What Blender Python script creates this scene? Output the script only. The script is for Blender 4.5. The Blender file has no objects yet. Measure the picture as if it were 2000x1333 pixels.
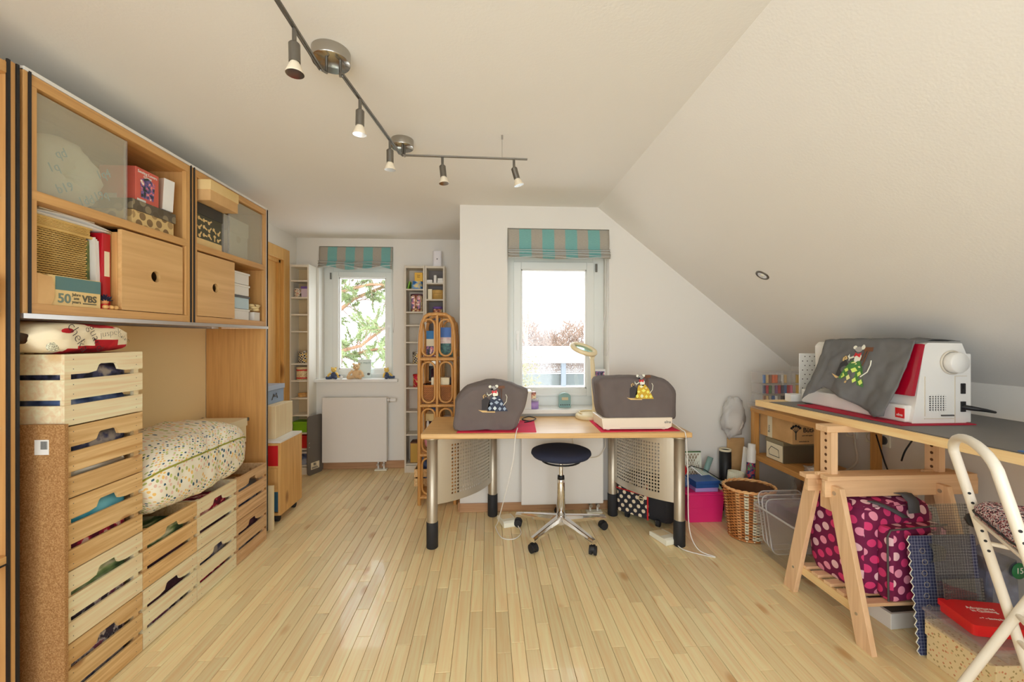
import bpy, bmesh, math, random
from mathutils import Vector, Matrix, noise

# ------------------------------------------------------------------ camera, world, light, exposure
S = bpy.context.scene
COL = S.collection
PI = math.pi
FPX, VPX, VPY, EYE = 800.0, 953.0, 662.0, 1.30
cam_d = bpy.data.cameras.new('camera'); cam = bpy.data.objects.new('camera', cam_d); COL.objects.link(cam)
cam_d.sensor_width = 36.0; cam_d.lens = 36.0*FPX/2000.0
cam_d.shift_y = (VPY-666.5)/2000.0
cam_d.clip_start = 0.05; cam_d.clip_end = 200
cam.location = (0, 0, EYE)
cam.rotation_euler = (PI/2, 0, -math.atan((1000-VPX)/FPX))
S.camera = cam
S.view_settings.view_transform = 'Standard'; S.view_settings.look = 'None'
S.view_settings.gamma = 1.0; S.view_settings.use_curve_mapping = False
S.view_settings.exposure = 0.22
S.cycles.diffuse_bounces = 6; S.cycles.glossy_bounces = 3; S.cycles.transparent_max_bounces = 24; S.cycles.max_bounces = 8
S.cycles.use_adaptive_sampling = True; S.cycles.adaptive_threshold = .06
W = bpy.data.worlds.new('overcast_sky'); S.world = W; W.use_nodes = True
W.node_tree.nodes['Background'].inputs[0].default_value = (0.90, 0.95, 1.0, 1)
W.node_tree.nodes['Background'].inputs[1].default_value = 5.0
def portal(loc, rot, sx, sy):
    l = bpy.data.lights.new('window_portal', 'AREA'); l.shape = 'RECTANGLE'; l.size = sx; l.size_y = sy
    l.cycles.is_portal = True
    o = bpy.data.objects.new('window_portal', l); COL.objects.link(o); o.location = loc; o.rotation_euler = rot
YA, YB, XL, XJ, XK, ZK, XR, ZC, YR = 4.19, 3.09, -1.90, -0.21, 2.38, 1.085, 0.84, 2.305, -1.3
portal((-1.32, YA+.19, 1.55), (-PI/2, 0, 0), .74, 1.34)
portal((.54, YB+.19, 1.45), (-PI/2, 0, 0), .79, 1.38)
portal((-.2, YR-.02, 1.2), (PI/2, 0, 0), 3.0, 2.0)  # portal for the unseen rear window added to light the room

# ------------------------------------------------------------------ helpers
def lin(c):
    c = c/255.0
    return c/12.92 if c <= .04045 else ((c+.055)/1.055)**2.4
def C(r, g, b, k=1.3):
    return tuple(min(.92, lin(v)*k) for v in (r, g, b)) + (1,)
MATS = {}
def base_mat(name):
    m = bpy.data.materials.new(name); m.use_nodes = True
    nt = m.node_tree; b = nt.nodes['Principled BSDF']; MATS[name] = m
    return m, nt, b
def N(nt, t, **kw):
    n = nt.nodes.new(t)
    for k, v in kw.items():
        if k.startswith('i_'): n.inputs[int(k[2:])].default_value = v
        else: setattr(n, k, v)
    return n
def L(nt, a, ao, b, bi): nt.links.new(a.outputs[ao], b.inputs[bi])
def ramp(nt, stops, interp='LINEAR'):
    r = nt.nodes.new('ShaderNodeValToRGB'); cr = r.color_ramp; cr.interpolation = interp
    while len(cr.elements) < len(stops): cr.elements.new(.5)
    for e, (p, c) in zip(cr.elements, stops): e.position = p; e.color = c
    return r
def coords(nt, scale=(1, 1, 1), uv=False, rot=(0, 0, 0)):
    tc = nt.nodes.new('ShaderNodeTexCoord'); mp = nt.nodes.new('ShaderNodeMapping')
    mp.inputs['Scale'].default_value = scale; mp.inputs['Rotation'].default_value = rot
    L(nt, tc, 'UV' if uv else 'Object', mp, 0)
    return mp
def bumpit(nt, b, src, so, strength, dist=.002):
    bp = nt.nodes.new('ShaderNodeBump'); bp.inputs['Strength'].default_value = strength; bp.inputs['Distance'].default_value = dist
    L(nt, src, so, bp, 'Height'); L(nt, bp, 0, b, 'Normal')
def plain(name, col, rough=.6, metal=0., bump=None, var=0., vscale=6., spec=.5, coat=0.):
    if name in MATS: return MATS[name]
    m, nt, b = base_mat(name)
    b.inputs['Roughness'].default_value = rough; b.inputs['Metallic'].default_value = metal
    b.inputs['Specular IOR Level'].default_value = spec; b.inputs['Coat Weight'].default_value = coat
    b.inputs['Base Color'].default_value = col
    if var or bump:
        mp = coords(nt); n = N(nt, 'ShaderNodeTexNoise'); n.inputs['Scale'].default_value = vscale; n.inputs['Detail'].default_value = 4
        L(nt, mp, 0, n, 'Vector')
        if var:
            r = ramp(nt, [(.3, tuple(v*(1-var) for v in col[:3])+(1,)), (.7, tuple(min(.95, v*(1+var)) for v in col[:3])+(1,))])
            L(nt, n, 'Fac', r, 0); L(nt, r, 0, b, 'Base Color')
        if bump:
            n2 = N(nt, 'ShaderNodeTexNoise'); n2.inputs['Scale'].default_value = bump[0]; n2.inputs['Detail'].default_value = 1
            L(nt, mp, 0, n2, 'Vector'); bumpit(nt, b, n2, 'Fac', bump[1], bump[2] if len(bump) > 2 else .002)
    return m
def wood(name, c1, c2, axis='Y', rough=.45, scale=1., knots=0., rnd=.0, dark=None, coat=0., desat=.05):
    """grain along one axis; optional knots; per-object colour shift"""
    if name in MATS: return MATS[name]
    c1, c2 = (tuple(v*(1-desat)+(.3*c[0]+.59*c[1]+.11*c[2])*desat for v in c[:3])+(1,) for c in (c1, c2))
    m, nt, b = base_mat(name)
    b.inputs['Roughness'].default_value = rough; b.inputs['Coat Weight'].default_value = coat
    sc = {'X': (1.6, 38, 38), 'Y': (38, 1.6, 38), 'Z': (38, 38, 1.6)}[axis]
    mp = coords(nt, tuple(s*scale for s in sc))
    oi = N(nt, 'ShaderNodeObjectInfo'); gi = N(nt, 'ShaderNodeNewGeometry')
    add = N(nt, 'ShaderNodeMath', operation='ADD'); L(nt, oi, 'Random', add, 0); L(nt, gi, 'Random Per Island', add, 1)
    fr = N(nt, 'ShaderNodeMath', operation='FRACT'); L(nt, add, 0, fr, 0)
    mul = N(nt, 'ShaderNodeVectorMath', operation='SCALE'); mul.inputs['Scale'].default_value = 37.0
    cmb = N(nt, 'ShaderNodeCombineXYZ')
    for i in range(3): L(nt, fr, 0, cmb, i)
    L(nt, cmb, 0, mul, 0)
    va = N(nt, 'ShaderNodeVectorMath', operation='ADD'); L(nt, mp, 0, va, 0); L(nt, mul, 0, va, 1)
    n = N(nt, 'ShaderNodeTexNoise'); n.inputs['Scale'].default_value = 1.6; n.inputs['Detail'].default_value = 3; n.inputs['Distortion'].default_value = .6
    L(nt, va, 0, n, 'Vector')
    r = ramp(nt, [(.28, c2), (.72, c1)]); L(nt, n, 'Fac', r, 0)
    out, oo = r, 0
    if knots:
        k = N(nt, 'ShaderNodeTexVoronoi'); k.inputs['Scale'].default_value = knots
        ks = N(nt, 'ShaderNodeVectorMath', operation='MULTIPLY'); ks.inputs[1].default_value = tuple((1.9 if s < 2 else .16) for s in sc)
        L(nt, va, 0, ks, 0); L(nt, ks, 0, k, 'Vector')
        kr = ramp(nt, [(.0, (1, 1, 1, 1)), (.08, (.7, .7, .7, 1)), (.15, (0, 0, 0, 1))]); L(nt, k, 'Distance', kr, 0)
        mx = N(nt, 'ShaderNodeMixRGB'); mx.inputs[2].default_value = dark or C(120, 75, 35); L(nt, kr, 0, mx, 0); L(nt, r, 0, mx, 1)
        out = mx
    if rnd:
        rr = N(nt, 'ShaderNodeMapRange'); rr.inputs[3].default_value = 1-rnd; rr.inputs[4].default_value = 1+rnd*.6; L(nt, fr, 0, rr, 0)
        hv = N(nt, 'ShaderNodeHueSaturation'); L(nt, rr, 0, hv, 'Value'); L(nt, out, 0, hv, 'Color'); out = hv
    L(nt, out, 0, b, 'Base Color')
    return m
def dots(name, bg, cols, scale, rad=.33, rough=.8, jitter=0., ring=None):
    """polka dots in face (UV) space, metres*scale"""
    if name in MATS: return MATS[name]
    m, nt, b = base_mat(name); b.inputs['Roughness'].default_value = rough
    mp = coords(nt, (scale, scale, 1), uv=True, rot=(0, 0, .6))
    v = N(nt, 'ShaderNodeTexVoronoi', voronoi_dimensions='2D'); v.inputs['Randomness'].default_value = jitter; v.inputs['Scale'].default_value = 1
    L(nt, mp, 0, v, 'Vector')
    msk = ramp(nt, [(0, (1, 1, 1, 1)), (rad, (0, 0, 0, 1))], 'CONSTANT'); L(nt, v, 'Distance', msk, 0)
    cr = ramp(nt, [(i/len(cols), c) for i, c in enumerate(cols)], 'CONSTANT'); L(nt, v, 'Color', cr, 0)
    mx = N(nt, 'ShaderNodeMixRGB'); mx.inputs[1].default_value = bg; L(nt, msk, 0, mx, 0); L(nt, cr, 0, mx, 2)
    L(nt, mx, 0, b, 'Base Color')
    return m
def speckle(name, stops, scale, rough=.8, uv=False, bump=0., stretch=(1, 1, 1)):
    """noise broken into sharp colour patches"""
    if name in MATS: return MATS[name]
    m, nt, b = base_mat(name); b.inputs['Roughness'].default_value = rough
    mp = coords(nt, stretch, uv=uv); n = N(nt, 'ShaderNodeTexNoise'); n.inputs['Scale'].default_value = scale; n.inputs['Detail'].default_value = 3
    L(nt, mp, 0, n, 'Vector'); r = ramp(nt, stops); L(nt, n, 'Fac', r, 0); L(nt, r, 0, b, 'Base Color')
    if bump: bumpit(nt, b, n, 'Fac', bump)
    return m
def stripes(name, stops, period, axis=0, rough=.8, uv=True, interp='CONSTANT', weave=True):
    if name in MATS: return MATS[name]
    m, nt, b = base_mat(name); b.inputs['Roughness'].default_value = rough
    mp = coords(nt, (1/period,)*3, uv=uv); sp = N(nt, 'ShaderNodeSeparateXYZ'); L(nt, mp, 0, sp, 0)
    fr = N(nt, 'ShaderNodeMath', operation='FRACT'); L(nt, sp, axis, fr, 0)
    r = ramp(nt, stops, interp); L(nt, fr, 0, r, 0)
    if weave:
        n = N(nt, 'ShaderNodeTexNoise'); n.inputs['Scale'].default_value = 60; mp2 = coords(nt, (1, 6, 1), uv=uv); L(nt, mp2, 0, n, 'Vector')
        mr = N(nt, 'ShaderNodeMapRange'); mr.inputs[3].default_value = .8; mr.inputs[4].default_value = 1.2; L(nt, n, 'Fac', mr, 0)
        hv = N(nt, 'ShaderNodeHueSaturation'); L(nt, mr, 0, hv, 'Value'); L(nt, r, 0, hv, 'Color'); L(nt, hv, 0, b, 'Base Color')
    else: L(nt, r, 0, b, 'Base Color')
    return m
def gridmat(name, bg, line, period, width=.08, rough=.6, alpha=None):
    if name in MATS: return MATS[name]
    m, nt, b = base_mat(name); b.inputs['Roughness'].default_value = rough
    mp = coords(nt, (1/period,)*3, uv=True); sp = N(nt, 'ShaderNodeSeparateXYZ'); L(nt, mp, 0, sp, 0)
    ms = []
    for i in (0, 1):
        fr = N(nt, 'ShaderNodeMath', operation='FRACT'); L(nt, sp, i, fr, 0)
        lt = N(nt, 'ShaderNodeMath', operation='LESS_THAN'); lt.inputs[1].default_value = width; L(nt, fr, 0, lt, 0); ms.append(lt)
    mxm = N(nt, 'ShaderNodeMath', operation='MAXIMUM'); L(nt, ms[0], 0, mxm, 0); L(nt, ms[1], 0, mxm, 1)
    mx = N(nt, 'ShaderNodeMixRGB'); mx.inputs[1].default_value = bg; mx.inputs[2].default_value = line; L(nt, mxm, 0, mx, 0)
    L(nt, mx, 0, b, 'Base Color')
    if alpha is not None:
        mr = N(nt, 'ShaderNodeMapRange'); mr.inputs[3].default_value = alpha; mr.inputs[4].default_value = 1; L(nt, mxm, 0, mr, 0); L(nt, mr, 0, b, 'Alpha')
    return m
def clear(name, tint=(1, 1, 1, 1), solid=.12, rough=.05, body=(.8, .8, .8, 1), gloss=.06):
    """see-through plastic or glass: transparent with a little body and reflection"""
    if name in MATS: return MATS[name]
    m = bpy.data.materials.new(name); m.use_nodes = True; MATS[name] = m; nt = m.node_tree
    nt.nodes.remove(nt.nodes['Principled BSDF']); out = nt.nodes['Material Output']
    t = N(nt, 'ShaderNodeBsdfTransparent'); t.inputs[0].default_value = tint
    d = N(nt, 'ShaderNodeBsdfDiffuse'); d.inputs[0].default_value = body
    g = N(nt, 'ShaderNodeBsdfGlossy'); g.inputs['Roughness'].default_value = rough
    fr = N(nt, 'ShaderNodeLayerWeight'); fr.inputs[0].default_value = .25
    mr = N(nt, 'ShaderNodeMapRange'); mr.inputs[3].default_value = gloss; mr.inputs[4].default_value = min(1, gloss+.35); L(nt, fr, 'Facing', mr, 0)
    m1 = N(nt, 'ShaderNodeMixShader'); m1.inputs[0].default_value = solid; L(nt, t, 0, m1, 1); L(nt, d, 0, m1, 2)
    m2 = N(nt, 'ShaderNodeMixShader'); L(nt, mr, 0, m2, 0); L(nt, m1, 0, m2, 1); L(nt, g, 0, m2, 2)
    L(nt, m2, 0, out, 0)
    return m

class G:
    """collects geometry for one mesh"""
    def __init__(s): s.v = []; s.f = []; s.uv = []; s.sm = []; s.mi = []; s.m = 0
    def add(s, vs, fs, sm=False, uvs=None, M=None):
        o = len(s.v)
        s.v += [tuple(M @ Vector(p)) if M is not None else tuple(p) for p in vs]
        for i, f in enumerate(fs):
            s.f.append([o+k for k in f]); s.sm.append(sm); s.mi.append(s.m); s.uv.append(uvs[i] if uvs else None)
        return s
    def box(s, x0, x1, y0, y1, z0, z1, M=None):
        x0, x1 = sorted((x0, x1)); y0, y1 = sorted((y0, y1)); z0, z1 = sorted((z0, z1))
        v = [(x0, y0, z0), (x1, y0, z0), (x1, y1, z0), (x0, y1, z0), (x0, y0, z1), (x1, y0, z1), (x1, y1, z1), (x0, y1, z1)]
        return s.add(v, [(0, 3, 2, 1), (4, 5, 6, 7), (0, 1, 5, 4), (1, 2, 6, 5), (2, 3, 7, 6), (3, 0, 4, 7)], M=M)
    def tray(s, x0, x1, y0, y1, z0, z1, t=.003, M=None, taper=0.):
        """open-topped box"""
        k = taper
        o = [(x0+k, y0+k, z0), (x1-k, y0+k, z0), (x1-k, y1-k, z0), (x0+k, y1-k, z0), (x0, y0, z1), (x1, y0, z1), (x1, y1, z1), (x0, y1, z1)]
        i = [(x0+k+t, y0+k+t, z0+t), (x1-k-t, y0+k+t, z0+t), (x1-k-t, y1-k-t, z0+t), (x0+k+t, y1-k-t, z0+t), (x0+t, y0+t, z1), (x1-t, y0+t, z1), (x1-t, y1-t, z1), (x0+t, y1-t, z1)]
        fs = [(0, 3, 2, 1), (0, 1, 5, 4), (1, 2, 6, 5), (2, 3, 7, 6), (3, 0, 4, 7), (8, 9, 10, 11)]
        fs += [(8, 12, 13, 9), (9, 13, 14, 10), (10, 14, 15, 11), (11, 15, 12, 8), (4, 5, 13, 12), (5, 6, 14, 13), (6, 7, 15, 14), (7, 4, 12, 15)]
        return s.add(o+i, fs, M=M)
    def prism(s, poly, a, b, M=None, sm=False):
        n = len(poly)
        v = [(p[0], p[1], a) for p in poly]+[(p[0], p[1], b) for p in poly]
        s.add(v, [tuple(range(n-1, -1, -1)), tuple(range(n, 2*n))], M=M)
        return s.add(v, [(i, (i+1) % n, n+(i+1) % n, n+i) for i in range(n)], sm=sm, M=M)
    def tube(s, pts, r, n=8, closed=False, M=None, cap=True):
        P = [Vector(p) for p in pts]; k = len(P); rr = r if isinstance(r, (list, tuple)) else [r]*k
        T = []
        for i in range(k):
            a = P[(i-1) % k] if closed or i > 0 else P[i]; b = P[(i+1) % k] if closed or i < k-1 else P[i]
            d = b-a; T.append(d.normalized() if d.length > 1e-9 else Vector((0, 0, 1)))
        up = Vector((0, 0, 1)) if abs(T[0].z) < .9 else Vector((1, 0, 0))
        u = (up-T[0]*up.dot(T[0])).normalized(); vs = []
        for i in range(k):
            u = (u-T[i]*u.dot(T[i])); u = u.normalized() if u.length > 1e-6 else T[i].orthogonal().normalized()
            w = T[i].cross(u)
            for j in range(n):
                a = 2*PI*j/n; vs.append(P[i]+(u*math.cos(a)+w*math.sin(a))*rr[i])
        fs = []
        for i in range(k if closed else k-1):
            i2 = (i+1) % k
            for j in range(n): fs.append((i*n+j, i*n+(j+1) % n, i2*n+(j+1) % n, i2*n+j))
        s.add(vs, fs, sm=True, M=M)
        if cap and not closed: s.add(vs, [tuple(range(n-1, -1, -1)), tuple(range((k-1)*n, k*n))], M=M)
        return s
    def cyl(s, p0, p1, r0, r1=None, n=20, M=None): return s.tube([p0, p1], [r0, r0 if r1 is None else r1], n, M=M)
    def lathe(s, prof, c=(0, 0, 0), n=24, M=None, sx=1., sy=1., sm=True):
        vs = []; fs = []
        for r, z in prof:
            for j in range(n):
                a = 2*PI*j/n; vs.append((c[0]+r*sx*math.cos(a), c[1]+r*sy*math.sin(a), c[2]+z))
        for i in range(len(prof)-1):
            for j in range(n): fs.append((i*n+j, i*n+(j+1) % n, (i+1)*n+(j+1) % n, (i+1)*n+j))
        return s.add(vs, fs, sm=sm, M=M)
    def loft(s, rings, cap=True, sm=True, M=None):
        n = len(rings[0]); vs = [p for r in rings for p in r]; fs = []
        for i in range(len(rings)-1):
            for j in range(n): fs.append((i*n+j, i*n+(j+1) % n, (i+1)*n+(j+1) % n, (i+1)*n+j))
        s.add(vs, fs, sm=sm, M=M)
        if cap: s.add(vs, [tuple(range(n-1, -1, -1)), tuple(range((len(rings)-1)*n, len(rings)*n))], sm=sm, M=M)
        return s
    def grid(s, fn, nu, nv, sm=True, us=1., vs_=1., M=None):
        vs = [fn(i/nu, j/nv) for j in range(nv+1) for i in range(nu+1)]; fs = []; uvs = []
        for j in range(nv):
            for i in range(nu):
                a = j*(nu+1)+i; fs.append((a, a+1, a+nu+2, a+nu+1))
                uvs.append([(i/nu*us, j/nv*vs_), ((i+1)/nu*us, j/nv*vs_), ((i+1)/nu*us, (j+1)/nv*vs_), (i/nu*us, (j+1)/nv*vs_)])
        return s.add(vs, fs, sm=sm, uvs=uvs, M=M)
    def ell(s, c, r, n=16, m=10, M=None, fn=None):
        vs = [(c[0], c[1], c[2]-r[2])]
        for i in range(1, m):
            t = PI*i/m
            for j in range(n):
                a = 2*PI*j/n; p = [math.sin(t)*math.cos(a), math.sin(t)*math.sin(a), -math.cos(t)]
                k = fn(p) if fn else 1.
                vs.append((c[0]+p[0]*r[0]*k, c[1]+p[1]*r[1]*k, c[2]+p[2]*r[2]*k))
        vs.append((c[0], c[1], c[2]+r[2])); fs = []
        for j in range(n): fs.append((0, 1+(j+1) % n, 1+j)); fs.append((len(vs)-1, 1+(m-2)*n+j, 1+(m-2)*n+(j+1) % n))
        for i in range(m-2):
            for j in range(n): fs.append((1+i*n+j, 1+i*n+(j+1) % n, 1+(i+1)*n+(j+1) % n, 1+(i+1)*n+j))
        return s.add(vs, fs, sm=True, M=M)
    def holed(s, fn, u0, u1, v0, v1, cu, cv, r, n=16, rv=None):
        """one rectangular cell of a sheet with a round hole; fn maps (u,v) to a point"""
        rv = rv or r; q = n//4; sq = []
        cs = [(u1, v1), (u0, v1), (u0, v0), (u1, v0)]
        ci = []
        for k in range(n):
            a = 2*PI*(k+.5*q)/n; ci.append((cu+r*math.cos(a), cv+rv*math.sin(a)))
        for c in range(4):
            a, b = cs[c], cs[(c+1) % 4]
            for k in range(q): sq.append((a[0]+(b[0]-a[0])*k/q, a[1]+(b[1]-a[1])*k/q))
        return s.add([fn(*p) for p in sq+ci], [(k, (k+1) % n, n+(k+1) % n, n+k) for k in range(n)])
def link(o, parent=None, world=True):
    COL.objects.link(o)
    if parent is not None:
        o.parent = parent
        if world: o.matrix_parent_inverse = PINV[parent.name]
    return o
PINV = {}
def put(name, g, mats, parent=None, bevel=0., seg=2, world=True, solid=0., sub=0):
    me = bpy.data.meshes.new(name); me.from_pydata(g.v, [], g.f)
    mats = mats if isinstance(mats, (list, tuple)) else [mats]
    for m in mats: me.materials.append(MATS[m] if isinstance(m, str) else m)
    me.polygons.foreach_set('use_smooth', g.sm); me.polygons.foreach_set('material_index', g.mi)
    uvl = me.uv_layers.new(name='uv').data
    for p, uv in zip(me.polygons, g.uv):
        if uv:
            for li, q in zip(p.loop_indices, uv): uvl[li].uv = q
        else:
            nx, ny, nz = (abs(c) for c in p.normal); a, b = (0, 1) if nz >= nx and nz >= ny else ((1, 2) if nx >= ny else (0, 2))
            for li in p.loop_indices:
                co = me.vertices[me.loops[li].vertex_index].co; uvl[li].uv = (co[a], co[b])
    me.update()
    o = bpy.data.objects.new(name, me); link(o, parent, world)
    PINV[o.name] = (PINV[parent.name] if parent is not None and world else Matrix())
    if parent is not None: PINV[o.name] = Matrix()
    if solid: md = o.modifiers.new('thickness', 'SOLIDIFY'); md.thickness = solid; md.offset = -1
    if bevel:
        md = o.modifiers.new('edge', 'BEVEL'); md.width = bevel; md.segments = seg; md.limit_method = 'ANGLE'; md.angle_limit = .6
    if sub: md = o.modifiers.new('smooth', 'SUBSURF'); md.levels = sub; md.render_levels = sub
    return o
def tag(o, label, cat, group=None, kind=None):
    if label: o['label'] = label
    if cat: o['category'] = cat
    if group: o['group'] = group
    if kind: o['kind'] = kind
    return o
def thing(name, label, cat, loc=(0, 0, 0), rz=0., group=None, M=None):
    """an Empty at the thing's base; parts are given in world metres unless world=False"""
    o = bpy.data.objects.new(name, None); COL.objects.link(o); o.empty_display_size = .05
    if M is not None: o.matrix_world = M
    else: o.location = loc; o.rotation_euler = (0, 0, rz)
    PINV[o.name] = Matrix.Translation(Vector(loc)).inverted() if M is None and not rz else Matrix()
    return tag(o, label, cat, group)
def lone(name, label, cat, g, mats, group=None, **kw): return tag(put(name, g, mats, **kw), label, cat, group)
def struct(name, g, mats, **kw): o = put(name, g, mats, **kw); o['kind'] = 'structure'; return o
def dup(root, loc=None, rz=None, label=None, mats=None):
    r = root.copy(); COL.objects.link(r); PINV[r.name] = Matrix()
    if loc is not None: r.location = loc
    if rz is not None: r.rotation_euler = (0, 0, rz)
    if label: r['label'] = label
    for ch in root.children:
        c = ch.copy(); COL.objects.link(c); c.parent = r; c.matrix_parent_inverse = ch.matrix_parent_inverse
        for gc in ch.children:
            d = gc.copy(); COL.objects.link(d); d.parent = c; d.matrix_parent_inverse = gc.matrix_parent_inverse
    return r
def T(x, y, z, rz=0., rx=0., ry=0.): return Matrix.Translation((x, y, z)) @ Matrix.Rotation(rz, 4, 'Z') @ Matrix.Rotation(ry, 4, 'Y') @ Matrix.Rotation(rx, 4, 'X')
def FX(x, y, z): return Matrix(((0, 0, 1, x), (1, 0, 0, y), (0, 1, 0, z), (0, 0, 0, 1)))      # sheet facing +X
def FN(x, y, z): return Matrix(((0, 0, -1, x), (-1, 0, 0, y), (0, 1, 0, z), (0, 0, 0, 1)))    # sheet facing -X
def FY(x, y, z): return Matrix(((1, 0, 0, x), (0, 0, -1, y), (0, 1, 0, z), (0, 0, 0, 1)))     # sheet facing -Y
def letters(name, text, size, mat, parent, M, align='CENTER', depth=.0006, world=True, bold=0., sx=1.):
    cu = bpy.data.curves.new('t', 'FONT'); cu.body = text; cu.size = size; cu.align_x = align; cu.extrude = depth; cu.offset = bold
    cu.resolution_u = 3; cu.space_line = .85
    t = bpy.data.objects.new('t', cu); COL.objects.link(t)
    dg = bpy.context.evaluated_depsgraph_get(); dg.update()
    me = bpy.data.meshes.new_from_object(t.evaluated_get(dg)); bpy.data.objects.remove(t); bpy.data.curves.remove(cu)
    me.transform(M @ Matrix.Diagonal((sx, 1, 1, 1)))
    me.materials.clear(); me.materials.append(MATS[mat] if isinstance(mat, str) else mat); me.name = name
    o = bpy.data.objects.new(name, me); link(o, parent, world); PINV[o.name] = Matrix()
    return o
def ns(x, y, z=0., s=1.): return noise.noise(Vector((x*s, y*s, z*s)))
def arc(c, r, a0, a1, n, ax='xz', fixed=0.):
    out = []
    for i in range(n+1):
        a = a0+(a1-a0)*i/n; p = (c[0]+r*math.cos(a), c[1]+r*math.sin(a))
        out.append({'xz': (p[0], fixed, p[1]), 'yz': (fixed, p[0], p[1]), 'xy': (p[0], p[1], fixed)}[ax])
    return out
def rrect(x0, x1, y0, y1, r, n=4):
    out = []
    for cx, cy, a in ((x1-r, y1-r, 0), (x0+r, y1-r, PI/2), (x0+r, y0+r, PI), (x1-r, y0+r, 1.5*PI)):
        for i in range(n+1): out.append((cx+r*math.cos(a+PI/2*i/n), cy+r*math.sin(a+PI/2*i/n)))
    return out
def carton(name, label, cat, c, size, body, lid=None, lidh=.03, lidmat=None, rz=0., group=None, tilt=(0, 0), over=.004):
    """closed box with an optional separate overhanging lid; c = centre of its base"""
    M = T(c[0], c[1], c[2], rz, tilt[0], tilt[1]); sx, sy, h = size[0]/2, size[1]/2, size[2]
    t = thing(name, label, cat, M=M, group=group)
    put('body', G().box(-sx, sx, -sy, sy, 0, h-(lidh*.3 if lidmat else 0)), body, t, bevel=.0015, seg=1, world=False)
    if lidmat: put('lid', G().box(-sx-over, sx+over, -sy-over, sy+over, h-lidh, h), lidmat, t, bevel=.0015, seg=1, world=False)
    return t
# ------------------------------------------------------------------ materials
WALLC = (.83, .805, .75, 1)
plain('wall', WALLC, .9, spec=0.)
plain('ceiling_paint', (.86, .845, .805, 1), .9, bump=(110, .22), spec=0.)
plain('white_lacquer', C(238, 238, 234, 1.0), .35); plain('white_plastic', C(236, 234, 228, 1.0), .4)
plain('window_white', (.80, .82, .78, 1), .4); plain('radiator_white', (.80, .77, .72, 1), .4)
plain('offwhite', C(226, 219, 204), .5); plain('cream_plastic', C(228, 212, 172, 1.15), .45)
plain('grey_shelf', C(196, 188, 172), .5); plain('grey_back', C(128, 120, 116, 1.1), .7)
plain('black', (.012, .012, .013, 1), .5); plain('black_rubber', (.018, .018, .02, 1), .7); plain('dark_gap', (.03, .02, .015, 1), .9)
plain('steel', (.55, .53, .50, 1), .32, 1.); plain('satin_steel', (.20, .185, .16, 1), .36, .85); plain('chrome', (.86, .86, .87, 1), .08, 1.)
plain('champagne_metal', (.52, .46, .36, 1), .42, .75); plain('canopy_metal', (.46, .44, .40, 1), .22, 1.); plain('alu', (.75, .74, .72, 1), .35, .9); plain('perforated_metal', (.66, .62, .54, 1), .40, .8)
wood('beech', C(212, 164, 98, 1.15), C(190, 140, 78, 1.15), 'Y', .42); wood('beech_v', C(212, 164, 98, 1.15), C(192, 142, 80, 1.15), 'Z', .42)
wood('beech_in', C(196, 138, 70, 1.0), C(172, 112, 52, 1.0), 'Z', .5); wood('beech_front', C(222, 180, 118, 1.15), C(204, 158, 96, 1.15), 'Y', .42, scale=.6)
wood('floor_wood', C(244, 218, 164, 1.15), C(228, 194, 134, 1.15), 'Y', .30, scale=1.1, knots=.8, rnd=.13, dark=C(186, 142, 90), coat=.25, desat=.12)
wood('crate_pale', C(240, 222, 186, 1.2), C(218, 190, 146, 1.2), 'Y', .6, knots=.7, dark=C(205, 170, 120, 1.2))
wood('crate_pine', C(232, 198, 140, 1.15), C(196, 148, 86, 1.15), 'Y', .6, knots=1.5, rnd=.12, dark=C(150, 95, 50))
wood('crate_rough', C(226, 190, 142, 1.15), C(192, 146, 98, 1.15), 'Y', .65, knots=1.8, rnd=.10, dark=C(140, 88, 56))
wood('pine_v', C(226, 180, 108, 1.15), C(204, 152, 82, 1.15), 'Z', .5, knots=.8, dark=C(130, 80, 40))
wood('plywood', C(232, 212, 172, 1.2), C(216, 192, 148, 1.2), 'Z', .6); wood('trestle_wood', C(232, 196, 154, 1.15), C(214, 174, 130, 1.15), 'Z', .55, scale=.8)
wood('trestle_x', C(230, 194, 150, 1.15), C(212, 172, 128, 1.15), 'X', .55, scale=.8); wood('desk_wood', C(226, 186, 124, 1.15), C(206, 160, 96, 1.15), 'X', .33, scale=1.3, rnd=.05)
wood('table_edge', C(238, 204, 148, 1.15), C(224, 184, 124, 1.15), 'Y', .5); wood('shelf_pine', C(214, 160, 86, 1.1), C(190, 132, 62, 1.1), 'Y', .5); wood('shelf_pine_v', C(214, 160, 86, 1.1), C(188, 130, 60, 1.1), 'Z', .5)
wood('door_wood', C(226, 180, 104, 1.15), C(208, 158, 84, 1.15), 'Z', .45, knots=.5); wood('skirting_wood', C(190, 146, 104, 1.1), C(168, 124, 84, 1.1), 'X', .5)
wood('rattan', C(214, 160, 84, 1.1), C(180, 122, 56, 1.1), 'Z', .4, scale=3.)
speckle('cork', [(.3, C(140, 98, 54, 1.1)), (.5, C(166, 122, 74, 1.1)), (.7, C(190, 150, 100, 1.1))], 260, .95, bump=.4)
speckle('kraft', [(.3, C(186, 146, 96)), (.7, C(204, 166, 114))], 9, .8); speckle('kraft_light', [(.3, C(208, 180, 122)), (.7, C(218, 192, 138))], 9, .8)
plain('pink_mat', C(206, 28, 70, 1.2), .85, bump=(300, .3), var=.12, vscale=8); plain('red_felt', C(170, 20, 50, 1.2), .9, var=.1)
plain('grey_cloth', C(104, 95, 92, 1.2), .95, bump=(11, .55, .035), var=.08, vscale=5); plain('grey_cloth_cool', C(104, 104, 104, 1.15), .95, bump=(12, .6, .035), var=.10, vscale=7)
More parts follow.
